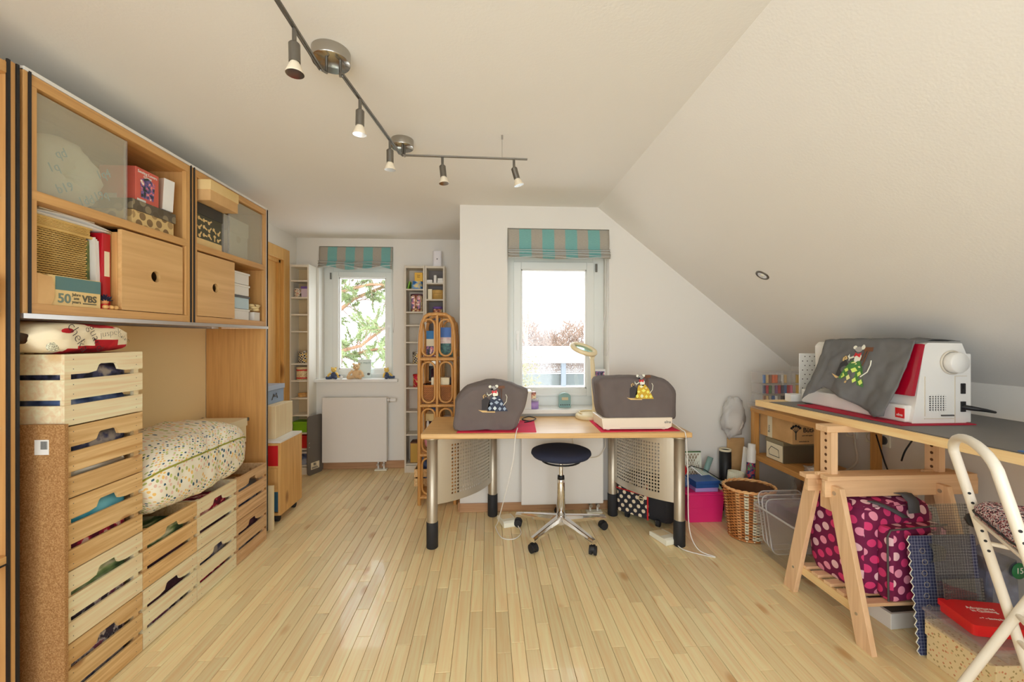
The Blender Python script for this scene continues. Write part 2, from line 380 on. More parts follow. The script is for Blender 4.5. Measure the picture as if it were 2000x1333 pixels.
plain('navy_fabric', C(44, 50, 72, 1.1), .95, bump=(500, .3)); plain('table_grey', C(112, 108, 104, 1.15), .55, var=.05); plain('blue_mat', C(60, 110, 170, 1.1), .6)
plain('teal', C(92, 128, 128, 1.1), .6); plain('red', C(196, 30, 36, 1.15), .45); plain('red_box', C(200, 96, 80, 1.2), .6, var=.06); plain('magenta_plastic', C(214, 40, 110, 1.2), .4)
plain('blue_plastic', C(44, 84, 150, 1.1), .35); plain('green_plastic', C(130, 190, 40, 1.1), .4); plain('grey_blue', C(140, 160, 186, 1.15), .6); plain('dark_grey', C(84, 82, 80, 1.1), .45)
plain('white_paper', C(238, 236, 230, 1.0), .8); plain('cream_paper', C(238, 228, 198, 1.05), .8); plain('yellow', C(226, 180, 70, 1.1), .6); plain('orange', C(206, 110, 50, 1.1), .6); plain('gold', C(190, 150, 60, 1.1), .5)
plain('purple', C(110, 84, 160, 1.1), .5); plain('pink', C(232, 160, 180, 1.1), .6); plain('green', C(70, 110, 60, 1.1), .6); plain('lilac_plastic', C(170, 140, 200, 1.1), .4); plain('brown', C(110, 68, 40, 1.1), .6)
plain('plush_beige', C(214, 184, 142, 1.15), .95, bump=(220, .6), var=.1, vscale=30); plain('plush_yellow', C(224, 190, 96, 1.15), .7); plain('denim', C(70, 84, 116, 1.1), .8); plain('plush_white', C(240, 236, 228, 1.0), .9, bump=(200, .5))
plain('sage', C(124, 156, 150, 1.1), .5); plain('silver_card', C(190, 180, 160, 1.0), .3, .6)
clear('window_glass', solid=0., gloss=.04); clear('frosted_glass', (.97, .98, .95, 1), .26, .25, C(214, 212, 190, 1.15), .05); clear('clear_rim', (.97, .97, .97, 1), .45, .2, (.90, .88, .86, 1), .08); clear('clear_plastic', (.99, .99, .99, 1), .055, .12, (.90, .89, .87, 1), .03)
clear('clear_lid', (.98, .97, .98, 1), .11, .15, (.88, .85, .85, 1), .05); clear('bag_film', (.98, .98, .98, 1), .5, .3, (.88, .87, .85, 1), .03); clear('thin_film', (.97, .97, .97, 1), .30, .15, (.90, .89, .88, 1), .06); clear('lens_glass', (.7, .93, .9, 1), .10, .02, (.5, .85, .8, 1), .15)
clear('ruler_plastic', (.90, .92, .90, 1), .04, .05, (.7, .75, .7, 1), .06); clear('blind_glassy', solid=.5)
stripes('blind_fabric', [(0, C(158, 152, 140, 1.2)), (.48, C(112, 162, 158, 1.2))], .175, 0, .9)
plain('blind_edge', C(196, 200, 198, 1.1), .8)
dots('bag_dots', C(112, 20, 70, 1.15), [C(232, 150, 180, 1.15), C(214, 60, 120, 1.15), C(240, 196, 206, 1.1)], 19, .34)
dots('trolley_dots', (.02, .02, .028, 1), [C(220, 206, 180, 1.1)], 23, .30)
dots('floral_pillow', C(240, 234, 214, 1.05), [C(190, 200, 110, 1.1), C(50, 90, 110, 1.1), C(232, 190, 110, 1.1), C(170, 180, 110, 1.1), C(226, 190, 170, 1.1), C(240, 234, 214, 1.05), C(240, 234, 214, 1.05), C(240, 234, 214, 1.05)], 62, .33, jitter=.35)
dots('floral_box', C(232, 214, 168, 1.1), [C(190, 130, 90), C(170, 150, 100), C(214, 170, 130)], 55, .20, jitter=1.)
dots('checker_tin', C(220, 208, 180, 1.1), [C(40, 40, 46), C(196, 160, 70), C(60, 60, 64), C(120, 110, 96)], 52, .42)
dots('circles_box', C(214, 186, 128, 1.1), [C(128, 104, 70), C(160, 132, 88)], 24, .40, jitter=.4); dots('circles_lid', C(98, 88, 72, 1.1), [C(128, 116, 92), C(84, 74, 58)], 24, .40, jitter=.4)
speckle('red_pillow', [(.47, C(192, 26, 36, 1.15)), (.53, C(168, 16, 28, 1.15))], 8, .9); plain('pillow_cream', C(240, 226, 194, 1.05), .9, bump=(300, .2))
gridmat('cutting_mat', C(50, 58, 96, 1.1), C(150, 156, 176), .0127, .09, .6); gridmat('ruler_grid', (.06, .06, .08, 1), (.05, .05, .07, 1), .0105, .10, .3, .0); gridmat('grid_paper', C(228, 220, 198), C(196, 184, 160), .014, .08, .8)
speckle('tweed', [(.40, (.03, .03, .04, 1)), (.5, C(150, 60, 70)), (.54, C(220, 214, 210)), (.62, C(70, 70, 84))], 110, .95, stretch=(1, 1, 2))
speckle('patch_dark', [(.38, (.02, .02, .03, 1)), (.5, C(70, 70, 96)), (.6, C(150, 140, 130))], 16, .9); speckle('patch_green', [(.4, C(50, 70, 40)), (.5, C(110, 130, 80)), (.6, C(196, 190, 160))], 22, .9, stretch=(1, .3, 1)); speckle('patch_red', [(.4, C(90, 20, 40)), (.55, C(180, 30, 60)), (.62, C(220, 180, 160))], 30, .9)
speckle('patch_blue', [(.4, C(40, 50, 80)), (.55, C(90, 110, 150)), (.65, C(150, 160, 180))], 10, .9); speckle('patch_cyan', [(.4, C(60, 150, 170)), (.6, C(130, 196, 210))], 5, .9); speckle('patch_floral', [(.42, C(60, 50, 60)), (.5, C(190, 180, 170)), (.58, C(130, 70, 90))], 34, .9); speckle('patch_plum', [(.4, C(50, 24, 36)), (.6, C(90, 50, 60))], 8, .9)
speckle('painted_scene', [(.40, C(40, 90, 90)), (.47, C(100, 130, 150)), (.52, C(220, 190, 180)), (.6, C(70, 110, 180))], 14, .6); speckle('tin_print', [(.4, C(110, 60, 50)), (.5, C(190, 120, 90)), (.6, C(230, 210, 170))], 32, .4); speckle('swirl_tin', [(.45, C(180, 30, 50)), (.5, C(240, 200, 120)), (.56, C(200, 40, 70))], 26, .4); speckle('blue_tin', [(.42, C(60, 110, 170)), (.52, C(130, 170, 210)), (.6, C(210, 190, 130))], 24, .4)
speckle('photo_print', [(.42, C(40, 50, 40)), (.5, C(100, 90, 150)), (.58, C(210, 110, 100)), (.66, C(220, 220, 210))], 40, .5)
wick_a = speckle('wicker_tan', [(.30, C(180, 146, 80)), (.55, C(200, 168, 102)), (.72, C(212, 182, 118))], 12, .6); speckle('wicker_brown', [(.30, C(158, 98, 48)), (.55, C(178, 114, 58)), (.72, C(196, 132, 74))], 14, .5); speckle('wicker_light', [(.42, C(206, 150, 96)), (.6, C(222, 176, 120))], 18, .6); plain('wicker_white', C(226, 214, 190), .6); plain('wicker_dark', C(84, 52, 26), .7)
# ------------------------------------------------------------------ the room shell
g = G().box(XL-.3, XK+.2, YR-.2, YA+.3, -.14, -.016); floor = struct('floor', g, 'dark_gap')
rnd = random.Random(4)
PW = .0605; LENS = [.26, .34, .42, .5, .62]; planks = []
x = XL
while x < XK-.001:
    w = min(PW, XK-x); yend = YA if x+w <= XJ+.04 else YB; y = YR-rnd.random()*.4
    while y < yend:
        l = rnd.choice(LENS); y1 = min(y+l, yend)
        if y1-max(y, YR) > .03: planks.append((x, x+w, max(y, YR), y1, l if (y >= YR and y1 == y+l and w == PW) else 0))
        y = y1
    x += PW
def plank_rank(p):
    cx, cy = (p[0]+p[1])/2, (p[2]+p[3])/2
    if cy < .95 or cx < -1.40 and cy < 2.75 or abs(cx)/max(cy, .1) > 1.2: return 0
    return (p[3]-p[2])/cy**3
planks.sort(key=plank_rank, reverse=True)
pm = {}
def plank_g(g, x0, x1, y0, y1):
    e = .0007; c = .0012
    v = [(x0+e, y0+e, -.016), (x1-e, y0+e, -.016), (x1-e, y1-e, -.016), (x0+e, y1-e, -.016), (x0+e, y0+e, -c), (x1-e, y0+e, -c), (x1-e, y1-e, -c), (x0+e, y1-e, -c),
         (x0+e+c, y0+e+c, 0), (x1-e-c, y0+e+c, 0), (x1-e-c, y1-e-c, 0), (x0+e+c, y1-e-c, 0)]
    return g.add(v, [(0, 1, 5, 4), (1, 2, 6, 5), (2, 3, 7, 6), (3, 0, 4, 7), (4, 5, 9, 8), (5, 6, 10, 9), (6, 7, 11, 10), (7, 4, 8, 11), (8, 9, 10, 11)])
rest = G(); made = 0
for p in planks:
    if made < 300 and p[4] and plank_rank(p) > 0:
        if p[4] not in pm:
            o = put('plank', plank_g(G(), 0, PW, 0, p[4]), 'floor_wood', floor); pm[p[4]] = o.data
        else:
            o = bpy.data.objects.new('plank', pm[p[4]]); link(o, floor, False)
        o.location = (p[0], p[2], 0); made += 1
    else: plank_g(rest, *p[:4])
o = put('plank_field', rest, 'floor_wood', floor); o['kind'] = 'stuff'
TH = .24
struct('ceiling', G().box(XL-.3, XR+.02, YR-.2, YA+.3, ZC, ZC+.15), 'ceiling_paint')
n = Vector((ZC-ZK, 0, XK-XR)).normalized()*.15; k0 = (XK-XR)/(ZC-ZK)*.0
struct('ceiling_slope', G().prism([(XR, ZC), (XK+.1, ZK-.1*(ZC-ZK)/(XK-XR)), (XK+.1+n.x, ZK+n.z), (XR+n.x, ZC+n.z)], -(YB+.3), -(YR-.2), M=Matrix(((1, 0, 0, 0), (0, 0, -1, 0), (0, 1, 0, 0), (0, 0, 0, 1)))), 'ceiling_paint')
D0, D1, DZ = 3.10, 3.925, 2.045
g = G().box(XL-.2, XL, YR-.2, D0, -.1, ZC).box(XL-.2, XL, D1, YA+.02, -.1, ZC).box(XL-.2, XL, D0, D1, DZ, ZC).box(XL-.2, XL-.12, D0, D1, -.1, DZ)
struct('wall_left', g, 'wall')
def wall_hole(name, x0, x1, y, z0, z1, hx0, hx1, hz0, hz1, th=TH):
    g = G().box(x0, hx0, y, y+th, z0, z1).box(hx1, x1, y, y+th, z0, z1).box(hx0, hx1, y, y+th, hz1, z1).box(hx0, hx1, y, y+th, z0, hz0)
    return struct(name, g, 'wall')
W1 = (-1.682, -.953, .885, 2.225); W2 = (.147, .928, .760, 2.137)
wall_hole('wall_alcove', XL-.2, XJ+.02, YA, -.1, ZC+.1, *W1)
wall_hole('wall_back', XJ, XK+.2, YB, -.1, ZC+.1, *W2)
struct('wall_return', G().box(XJ, XJ+.12, YB+TH, YA+.1, -.1, ZC), 'wall')
struct('wall_right', G().box(XK, XK+.12, YR-.2, YB+.05, -.1, ZK+.02), 'wall')
wall_hole('wall_rear', XL-.2, XK+.2, YR-.2, -.1, ZC+.3, -1.7, 1.3, .2, 2.2, .2)  # unseen rear wall, set close, with a wide opening added for more light
g = G().box(XL, XJ, YA-.014, YA, 0, .075); struct('baseboard_alcove', g, 'skirting_wood', bevel=.003)
g = G().box(XJ, XK, YB-.014, YB, 0, .065); struct('baseboard_back', g, 'skirting_wood', bevel=.003)
struct('baseboard_return', G().box(XJ-.014, XJ, YB, YA-.014, 0, .07), 'skirting_wood', bevel=.003)
struct('trim_1', G().box(XL+.001, XL+.035, 2.885, 2.90, 0, 1.40), 'white_lacquer')
# door in the left wall
door = struct('door_1', G().box(XL-.075, XL-.04, D0+.02, D1-.02, .005, DZ-.02), 'door_wood', bevel=.002)
put('casing', G().box(XL-.12, XL+.018, D1-.02, D1+.09, 0, DZ+.09).box(XL-.12, XL+.018, D0-.09, D0+.02, 0, DZ+.09).box(XL-.12, XL+.018, D0+.02, D1-.02, DZ-.02, DZ+.09), 'door_wood', door, bevel=.004)
put('stop', G().box(XL-.04, XL-.015, D1-.045, D1-.02, 0, DZ-.02).box(XL-.04, XL-.015, D0+.02, D1-.02, DZ-.045, DZ-.02), 'door_wood', door)
put('handle', G().cyl((XL-.04, D0+.09, 1.04), (XL+.02, D0+.09, 1.04), .009).tube([(XL+.02, D0+.09, 1.04), (XL+.02, D0+.21, 1.04)], .008), 'satin_steel', door)
def window(name, W_, y, gx0, gx1, gz0, gz1, hinge_left):
    x0, x1, z0, z1 = W_
    ff = G().box(x0, gx0-.055, y, y+.07, z0, z1).box(gx1+.055, x1, y, y+.07, z0, z1).box(gx0-.055, gx1+.055, y, y+.07, gz1+.055, z1).box(gx0-.055, gx1+.055, y, y+.07, z0, gz0-.055)
    o = struct(name, ff, 'window_white', bevel=.004)
    sx0, sx1, sz0, sz1 = gx0-.06, gx1+.06, gz0-.06, gz1+.06; ys = y-.018
    sash = put('sash', G().box(sx0, gx0, ys, y+.05, sz0, sz1).box(gx1, sx1, ys, y+.05, sz0, sz1).box(gx0, gx1, ys, y+.05, gz1, sz1).box(gx0, gx1, ys, y+.05, sz0, gz0), 'window_white', o, bevel=.005)
    put('glazing_bead', G().box(gx0, gx0+.012, y-.006, y+.03, gz0, gz1).box(gx1-.012, gx1, y-.006, y+.03, gz0, gz1).box(gx0, gx1, y-.006, y+.03, gz1-.012, gz1).box(gx0, gx1, y-.006, y+.03, gz0, gz0+.012), 'white_lacquer', sash, bevel=.002)
    put('pane', G().box(gx0, gx1, y+.016, y+.022, gz0, gz1), 'window_glass', sash)
    hx = gx1+.03 if hinge_left else gx0-.03; hz = (gz0*.55+gz1*.45)
    put('handle', G().box(hx-.014, hx+.014, ys-.01, ys, hz-.035, hz+.035).cyl((hx, ys-.005, hz), (hx, ys-.045, hz), .008).box(hx-.009, hx+.009, ys-.055, ys-.04, hz-.12, hz+.012), 'white_lacquer', sash, bevel=.003)
    kx = gx0-.075 if hinge_left else gx1+.075
    put('hinge', G().cyl((kx, ys-.008, gz1-.02), (kx, ys-.008, gz1+.045), .008), 'satin_steel', o)
    put('drip_rail', G().box(gx0, gx1, ys-.006, ys, sz0+.012, sz0+.02), 'white_lacquer', sash)
    return o
w1 = window('window_1', W1, YA+.13, -1.532, -1.053, .985, 1.93, True)
w2 = window('window_2', W2, YB+.15, .262, .786, .902, 1.85, False)
put('sill', G().box(-1.72, -.90, YA-.055, YA+.13, .868, .898), 'white_lacquer', w1, bevel=.004)
put('sill', G().box(.10, .965, YB-.055, YB+.15, .738, .770), 'white_lacquer', w2, bevel=.004)
# unseen window added behind the camera to brighten the room: frame and mullions
rear = struct('added_rear_window', G().box(-1.7, 1.3, YR-.1, YR-.04, .2, .27).box(-1.7, 1.3, YR-.1, YR-.04, 2.13, 2.2).box(-1.7, -1.63, YR-.1, YR-.04, .2, 2.2).box(1.23, 1.3, YR-.1, YR-.04, .2, 2.2).box(-.74, -.66, YR-.1, YR-.04, .2, 2.2).box(.26, .34, YR-.1, YR-.04, .2, 2.2), 'window_white')
put('pane', G().box(-1.65, 1.25, YR-.075, YR-.07, .25, 2.15), 'window_glass', rear)
# ------------------------------------------------------------------ outside
lone('snowy_flat_roof', 'white flat roof stretching below the desk window', 'roof', G().box(-1.5, 9, 6.5, 13.2, -.78, -.7).box(-1.5, 9, 6.4, 6.5, -.78, -.66), 'white_paper')
t = thing('carport', 'low white carport with grey slatted side beyond the flat roof', 'carport', (2.5, 14, -3))
put('fascia', G().box(-2, 9, 14, 20, .46, .93), 'white_paper', t)
for i in range(7):
    z = .10+i*.052
    put('slat', G().box(-2, 9, 14.3, 14.34, z, z+.034), plain('slat_grey', C(150, 140, 136, .5), .7), t)
put('glazing', G().box(-2, 9, 14.32, 14.36, -.35, .06), plain('outdoor_glass', C(120, 130, 128, .45), .3), t)
for xx in (-.4, 2.55, 5.5): put('post', G().box(xx, xx+.16, 14.1, 14.26, -3, .46), plain('post_grey', C(150, 160, 170, .5), .6), t)
put('yard', G().box(-8, 16, 13.3, 20, -3.05, -3), 'white_paper', t)
rb = random.Random(8)
def twigs(n, box, ln, r, rr, up=1.):
    g = G()
    for i in range(n):
        p = Vector((rr.uniform(*box[0]), rr.uniform(*box[1]), rr.uniform(*box[2]))); p.z -= max(0, p.z)*(.22+.22*math.sin(p.x*1.9+1.2*math.sin(p.x*4.1)))
        d = Vector((rr.gauss(0, .6), rr.gauss(0, .6), abs(rr.gauss(.7, .4))*up)).normalized()*ln*rr.uniform(.5, 1.2)
        q = p+d*.5+Vector((rr.gauss(0, .08), 0, rr.gauss(0, .08)))*ln
        g.tube([p, q, p+d], [r, r*.7, r*.2], 3, cap=False)
    return g
plain('twig_brown', C(190, 160, 140, .55), .9, var=.3, vscale=1.5); plain('bark_orange', C(196, 150, 116, .5), .9, var=.2); plain('needle_green', C(160, 178, 124, .70), .8, var=.35, vscale=2.5); plain('shrub_green', C(170, 164, 96, .5), .8, var=.3, vscale=3.)
lone('bare_hedge', 'tall brown leafless hedge behind the carport', 'hedge', twigs(4200, ((.5, 9), (24.5, 27), (-.8, 2.3)), 1.1, .02, rb), 'twig_brown')
t = thing('bare_tree', 'leafless tree with forked branches behind the carport', 'tree', (1.95, 21.8, -3))
g = G()
def branch(g, p, d, ln, r, depth, rr):
    q = p+d*ln; g.tube([p, (p+q)/2+Vector((rr.gauss(0, .04), rr.gauss(0, .04), 0))*ln, q], [r, r*.8, r*.6], 5, cap=False)
    if depth:
        for k in range(3):
            dd = (d+Vector((rr.gauss(0, .45), rr.gauss(0, .45), rr.gauss(.1, .3)))).normalized(); branch(g, p+d*ln*rr.uniform(.55, 1.), dd, ln*.68, r*.55, depth-1, rr)
put('trunk', G().cyl((2.0, 21.8, -3), (2.0, 21.8, .4), .2, .13), 'twig_brown', t)
branch(g, Vector((2.0, 21.8, .3)), Vector((.05, 0, 1)), 1.4, .12, 5, random.Random(3)); put('branches', g, 'twig_brown', t)
t = thing('garden_shrub', 'sparse yellow-green shrub low outside the desk window', 'shrub', (.55, 6.0, -3))
put('stem', G().cyl((.62, 6, -3), (.62, 6, .3), .02, .008), 'bark_orange', t)
r2 = random.Random(5); g = G()
for i in range(1500):
    a = r2.uniform(0, 6.28); z = r2.uniform(-.8, 1.12); rr_ = r2.uniform(0, .38)*(1-.5*abs(z-.2)); p = Vector((.55+rr_*math.cos(a), 6+rr_*math.sin(a), z))
    u = Vector((r2.gauss(0, 1), r2.gauss(0, 1), r2.gauss(0, 1))).normalized(); w_ = u.orthogonal().normalized(); s_ = r2.uniform(.012, .028)
    g.add([p, p+u*s_+w_*s_*.5, p+u*2*s_, p+u*s_-w_*s_*.5], [(0, 1, 2, 3)])
put('leaves', g, 'shrub_green', t)['kind'] = 'stuff'
t = thing('pine_tree', 'pine tree with orange bark filling the alcove window', 'tree', (-4.6, 9.2, -3))
put('trunk', G().tube([(-4.6, 9.2, -3), (-4.5, 9.2, 0), (-4.4, 9.1, 3), (-4.3, 9.0, 6)], [.26, .22, .17, .1], 10), 'bark_orange', t)
r3 = random.Random(11); tips = []
for (p, q, r) in (((-4.5, 9.1, .2), (-1.6, 8.2, 1.75), .06), ((-4.45, 9.1, 1.2), (-1.2, 8.6, 2.9), .06), ((-4.5, 9.1, 2.2), (-1.4, 8.4, 2.5), .05), ((-4.5, 9.1, .0), (-1.3, 8.1, .45), .05), ((-4.4, 9.1, 2.6), (-2.0, 8.6, 4.3), .05), ((-4.5, 9.1, -.3), (-1.6, 8.9, -.6), .05), ((-4.5, 9.1, .7), (-1.5, 9.4, 1.2), .045)):
    p, q = Vector(p), Vector(q); pts = [p.lerp(q, k/6)+Vector((0, r3.gauss(0, .05), r3.gauss(0, .06)))*(k > 0) for k in range(7)]
    put('branch', G().tube(pts, [r*(1-.11*k) for k in range(7)], 7), 'bark_orange', t)
    for k in range(60):
        f = r3.uniform(.25, 1.08); b0 = p.lerp(q, f); d = Vector((r3.gauss(.2, .5), r3.gauss(0, .6), r3.gauss(.25, .6))).normalized()*r3.uniform(.2, .75)
        tips.append((b0, b0+d))
g = G(); gn = G()
for a, b in tips:
    g.tube([a, a.lerp(b, .5)+Vector((0, 0, -.03)), b], [.012, .009, .005], 4, cap=False)
    for k in range(110):
        c = a.lerp(b, r3.uniform(.35, 1.05)); d = ((b-a).normalized()*.6+Vector((r3.gauss(0, .6), r3.gauss(0, .6), r3.gauss(0, .6)))).normalized()*r3.uniform(.08, .17); w_ = d.orthogonal().normalized()*.007
        gn.add([c-w_, c+w_, c+d], [(0, 1, 2)])
put('twigs', g, 'twig_brown', t); put('needles', gn, 'needle_green', t)['kind'] = 'stuff'
lone('roof_eave', 'grey sloping eave edge above the desk window', 'eave', G().prism([(1.05, 2.33), (2.2, 1.45), (2.2, 1.55), (1.1, 2.42)], -4.2, -3.4, M=Matrix(((1, 0, 0, 0), (0, 0, -1, 0), (0, 1, 0, 0), (0, 0, 0, 1)))), plain('eave_grey', C(190, 196, 200, .6), .7))
# ------------------------------------------------------------------ left: beech wall unit
CF, CB = -1.49, -1.875     # front and back of the cabinets
def upright(parent, y, z0, z1, name='side_panel'):
    put(name, G().box(CB, CF, y-.009, y+.009, z0, z1), 'beech_v', parent, bevel=.001, seg=1)
def profile(parent, y, z0, z1):
    o = put('edge_profile', G().box(CF-.002, CF+.004, y-.004, y+.004, z0, z1), 'black', parent)
t = thing('tall_cabinet', 'tall open beech cabinet at the left edge with metal shelf pegs', 'cabinet', (-1.68, 1.1, 0))
upright(t, 1.375, 0, 2.17); profile(t, 1.363, 0, 2.17); profile(t, 1.388, 0, 2.17)
upright(t, .55, 0, 2.17)
put('back_panel', G().box(CB-.006, CB, .56, 1.366, .02, 2.15), 'beech_in', t)
put('top_panel', G().box(CB, CF, .56, 1.366, 2.125, 2.16), 'beech', t, bevel=.001, seg=1)
put('shelf', G().box(CB, CF, .56, 1.366, .60, .625), 'beech', t, bevel=.001, seg=1); put('shelf', G().box(CB, CF, .56, 1.366, .04, .065), 'beech', t, bevel=.001, seg=1)
put('shelf_edge', G().box(CF, CF+.003, .56, 1.366, .598, .603), 'black', t)
for z in (1.74, 1.385, 1.02):
    put('peg', G().tube([(CF-.03, 1.366, z), (CF-.03, 1.342, z), (CF-.03, 1.335, z-.008), (CF-.03, 1.333, z-.022)], .0055, 8), 'steel', t)
# ornament hanging on the middle peg
t = thing('fabric_star', 'cream folded fabric ornament hanging at the left edge', 'ornament', (CF-.03, 1.29, 1.36))
g = G()
for i in range(7):
    a = i*.9; g.ell((CF-.035+.028*math.cos(a), 1.30+.012*math.sin(a*2), 1.455+.028*math.sin(a)), (.03, .016, .02), 10, 6)
put('petals', g, 'pillow_cream', t)
put('rim', G().tube(arc((CF-.035, 1.40), .05, 0, 2*PI, 18, 'xz', 1.30)[:-1], .0035, 6, closed=True), 'black', t)
put('pocket', G().ell((CF-.035, 1.30, 1.385), (.045, .014, .04), 12, 8), 'pillow_cream', t)
put('loop', G().tube([(CF-.033, 1.335, 1.5), (CF-.033, 1.333, 1.60), (CF-.03, 1.338, 1.725)], .0012, 5), 'pillow_cream', t)
def wall_cabinet(label, y0, y1, glass, front, hole, first):
    t = thing('wall_cabinet', label, 'cabinet', (-1.68, (y0+y1)/2, 1.38), group='beech wall cabinets')
    a, b = y0+.018, y1-.018
    upright(t, y0+.009, 1.38, 2.17); upright(t, y1-.009, 1.38, 2.17)
    put('front_post', G().box(CF-.02, CF-.001, y0+.018, y0+.042, 1.415, 2.13), 'beech_v', t, bevel=.001, seg=1); a2 = y0+.042
    put('front_post', G().box(CF-.02, CF-.001, y1-.034, y1-.018, 1.415, 2.13), 'beech_v', t, bevel=.001, seg=1)
    profile(t, y0+.017, 1.38, 2.17); profile(t, y1-.003, 1.38, 2.17)
    put('bottom_panel', G().box(CB, CF, a, b, 1.383, 1.416), 'beech', t, bevel=.001, seg=1)
    put('top_panel', G().box(CB, CF, a, b, 2.13, 2.165), 'beech', t, bevel=.001, seg=1)
    put('shelf', G().box(CB, CF, a, b, 1.757, 1.790), 'beech', t, bevel=.001, seg=1)
    put('back_panel', G().box(CB-.006, CB, y0, y1, 1.38, 2.17), 'beech_in', t)
    put('top_strip', G().box(CB, CF+.003, y0, y1, 2.166, 2.178), 'white_lacquer', t)
    put('bottom_strip', G().box(CF-.03, CF+.008, y0-.006, y1, 1.366, 1.382), 'alu', t)
    d = put('glass_door', G().box(CF-.018, CF-.012, glass[0], glass[1], 1.793, 2.122), 'frosted_glass', t); d['label'] = 'frosted glass sliding door'
    for gy in glass: put('door_edge', G().box(CF-.020, CF-.010, gy-.003, gy+.003, 1.793, 2.122), 'clear_lid', d)
    g = G(); fy0, fy1, fz0, fz1 = front[0], front[1], 1.419, 1.748
    xf = CF-.004
    g.holed(lambda u, v: (xf, u, v), fy0, fy1, fz0, fz1, hole[0], hole[1], .025, 24)
    g.holed(lambda u, v: (xf-.016, fy0+fy1-u, v), fy0, fy1, fz0, fz1, fy0+fy1-hole[0], hole[1], .025, 24)
    for p, q in (((fy0, fz0), (fy1, fz0)), ((fy1, fz0), (fy1, fz1)), ((fy1, fz1), (fy0, fz1)), ((fy0, fz1), (fy0, fz0))):
        g.add([(xf, *p), (xf-.016, *p), (xf-.016, *q), (xf, *q)], [(0, 1, 2, 3)])
    rim = [(hole[0]+.025*math.cos(2*PI*i/24), hole[1]+.025*math.sin(2*PI*i/24)) for i in range(24)]
    g.add([(xf, *p) for p in rim]+[(xf-.016, *p) for p in rim], [(i, 24+i, 24+(i+1) % 24, (i+1) % 24) for i in range(24)], sm=True)
    d = put('box_front', g, 'beech_front', t)
    put('box_body', G().box(CB+.02, xf-.017, fy0, fy0+.014, fz0, fz1).box(CB+.02, xf-.017, fy1-.014, fy1, fz0, fz1).box(CB+.02, CB+.03, fy0, fy1, fz0, fz1).box(CB+.02, xf-.017, fy0, fy1, fz0, fz0+.012).box(CB+.02, xf-.017, fy0, fy1, fz1-.012, fz1), 'beech_v', t)
    return t
wall_cabinet('near beech wall cabinet with large frosted glass door and wooden sliding box', 1.405, 2.150, (1.452, 1.795), (1.765, 2.10), (1.937, 1.579), True)
cb = wall_cabinet('far beech wall cabinet with wooden box front and greenish glass door', 2.153, 2.862, (2.475, 2.818), (2.20, 2.512), (2.343, 1.578), False)
put('niche_panel', G().box(CB-.012, CB-.002, 1.40, 2.844, 0, 1.366), plain('niche_cream', C(228, 208, 164, 1.2), .7), cb)
put('tall_side_panel', G().box(CB, CF, 2.844, 2.862, 0, 1.366), 'beech_v', cb, bevel=.001, seg=1); put('edge_profile', G().box(CF-.002, CF+.004, 2.855, 2.864, 0, 2.17), 'black', cb)
put('edge_profile', G().box(CF-.001, CF+.003, 2.846, 2.852, 0, 2.17), 'alu', cb)
# contents of the near cabinet
t = thing('wadding_bag', 'bulky white printed plastic bag of wadding behind frosted glass', 'bag', (-1.68, 1.66, 1.79))
g = G(); n_ = 34; m_ = 16
def bagpt(a, t_):
    R = .118*(1+.10*ns(math.cos(a)*2, math.sin(a)*2, 3.1)); rr_ = .10*(1+.16*ns(math.cos(a)*3, math.sin(a)*3, t_)); c_, s_ = math.cos(t_), math.sin(t_)
    q = R*.62+rr_*.62*c_; return (-1.64+.075*s_+.02*ns(a*3, t_*2), 1.655+q*1.05*math.cos(a), 1.930+q*math.sin(a)*(1.0))
vs = [bagpt(2*PI*i/n_, 2*PI*j/m_) for i in range(n_) for j in range(m_)]
g.add(vs, [(i*m_+j, i*m_+(j+1) % m_, ((i+1) % n_)*m_+(j+1) % m_, ((i+1) % n_)*m_+j) for i in range(n_) for j in range(m_)], sm=True)
put('roll', g, plain('bag_white', C(238, 234, 218, 1.15), .5, bump=(30, .5)), t)
g = G().ell((-1.62, 1.62, 1.985), (.05, .09, .06), 14, 8, fn=lambda p: 1+.2*ns(p[0]*3, p[1]*3, p[2]*3)); put('gathered_end', g, 'bag_white', t)
for i, (yy, zz, s_) in enumerate(((1.56, 1.90, '1q'), (1.60, 1.84, 'b19'), (1.68, 1.82, '1dd'), (1.74, 1.86, '19q'), (1.75, 1.95, '1q4'), (1.585, 1.96, 'qd'))):
    letters('print', s_, .045, plain('pale_blue', C(120, 186, 214, 1.1), .7), t, FX(-1.546, yy, zz) @ Matrix.Rotation(.5, 4, 'Z'))
carton('patterned_box', 'cream cardboard box with circle print and dark lid on cabinet shelf', 'box', (-1.62, 1.949, 1.7905), (.22, .23, .108), 'circles_box', lidmat='circles_lid', lidh=.045, over=.006)
t = carton('game_box', 'red cube tin box with house picture on patterned box', 'box', (-1.595, 1.925, 1.899), (.15, .125, .15), 'red_box')
put('picture', G().prism([(-.035, -.05), (.03, -.05), (.04, .03), (0, .045), (-.04, .03)], 0, .0008, M=FX(.0757, 0, .072)), 'photo_print', t, world=False)
letters('title', 'Sewing Lovers\nGame', .018, 'white_paper', t, FX(.0757, 0, .128), world=False); put('sticker', G().box(-.05, -.002, -.0635, -.0628, .01, .03), 'white_paper', t, world=False)
put('banner', G().box(.075, .0758, -.055, -.01, .004, .014), 'white_paper', t, world=False)
t = carton('headphone_box', 'tilted pale box with black gadget print beside the red box', 'box', (-1.585, 2.055, 1.9075), (.14, .05, .15), 'white_paper', tilt=(-.06, 0), rz=-.25)
put('gadget_print', G().prism(rrect(-.02, .03, -.045, .03, .014), 0, .001, M=FY(-.02, -.0251, .09)), 'black', t, world=False); put('side_print', G().box(-.069, .069, -.0258, -.0251, .002, .148), plain('beige_card', C(206, 180, 156, 1.15), .7), t, world=False)
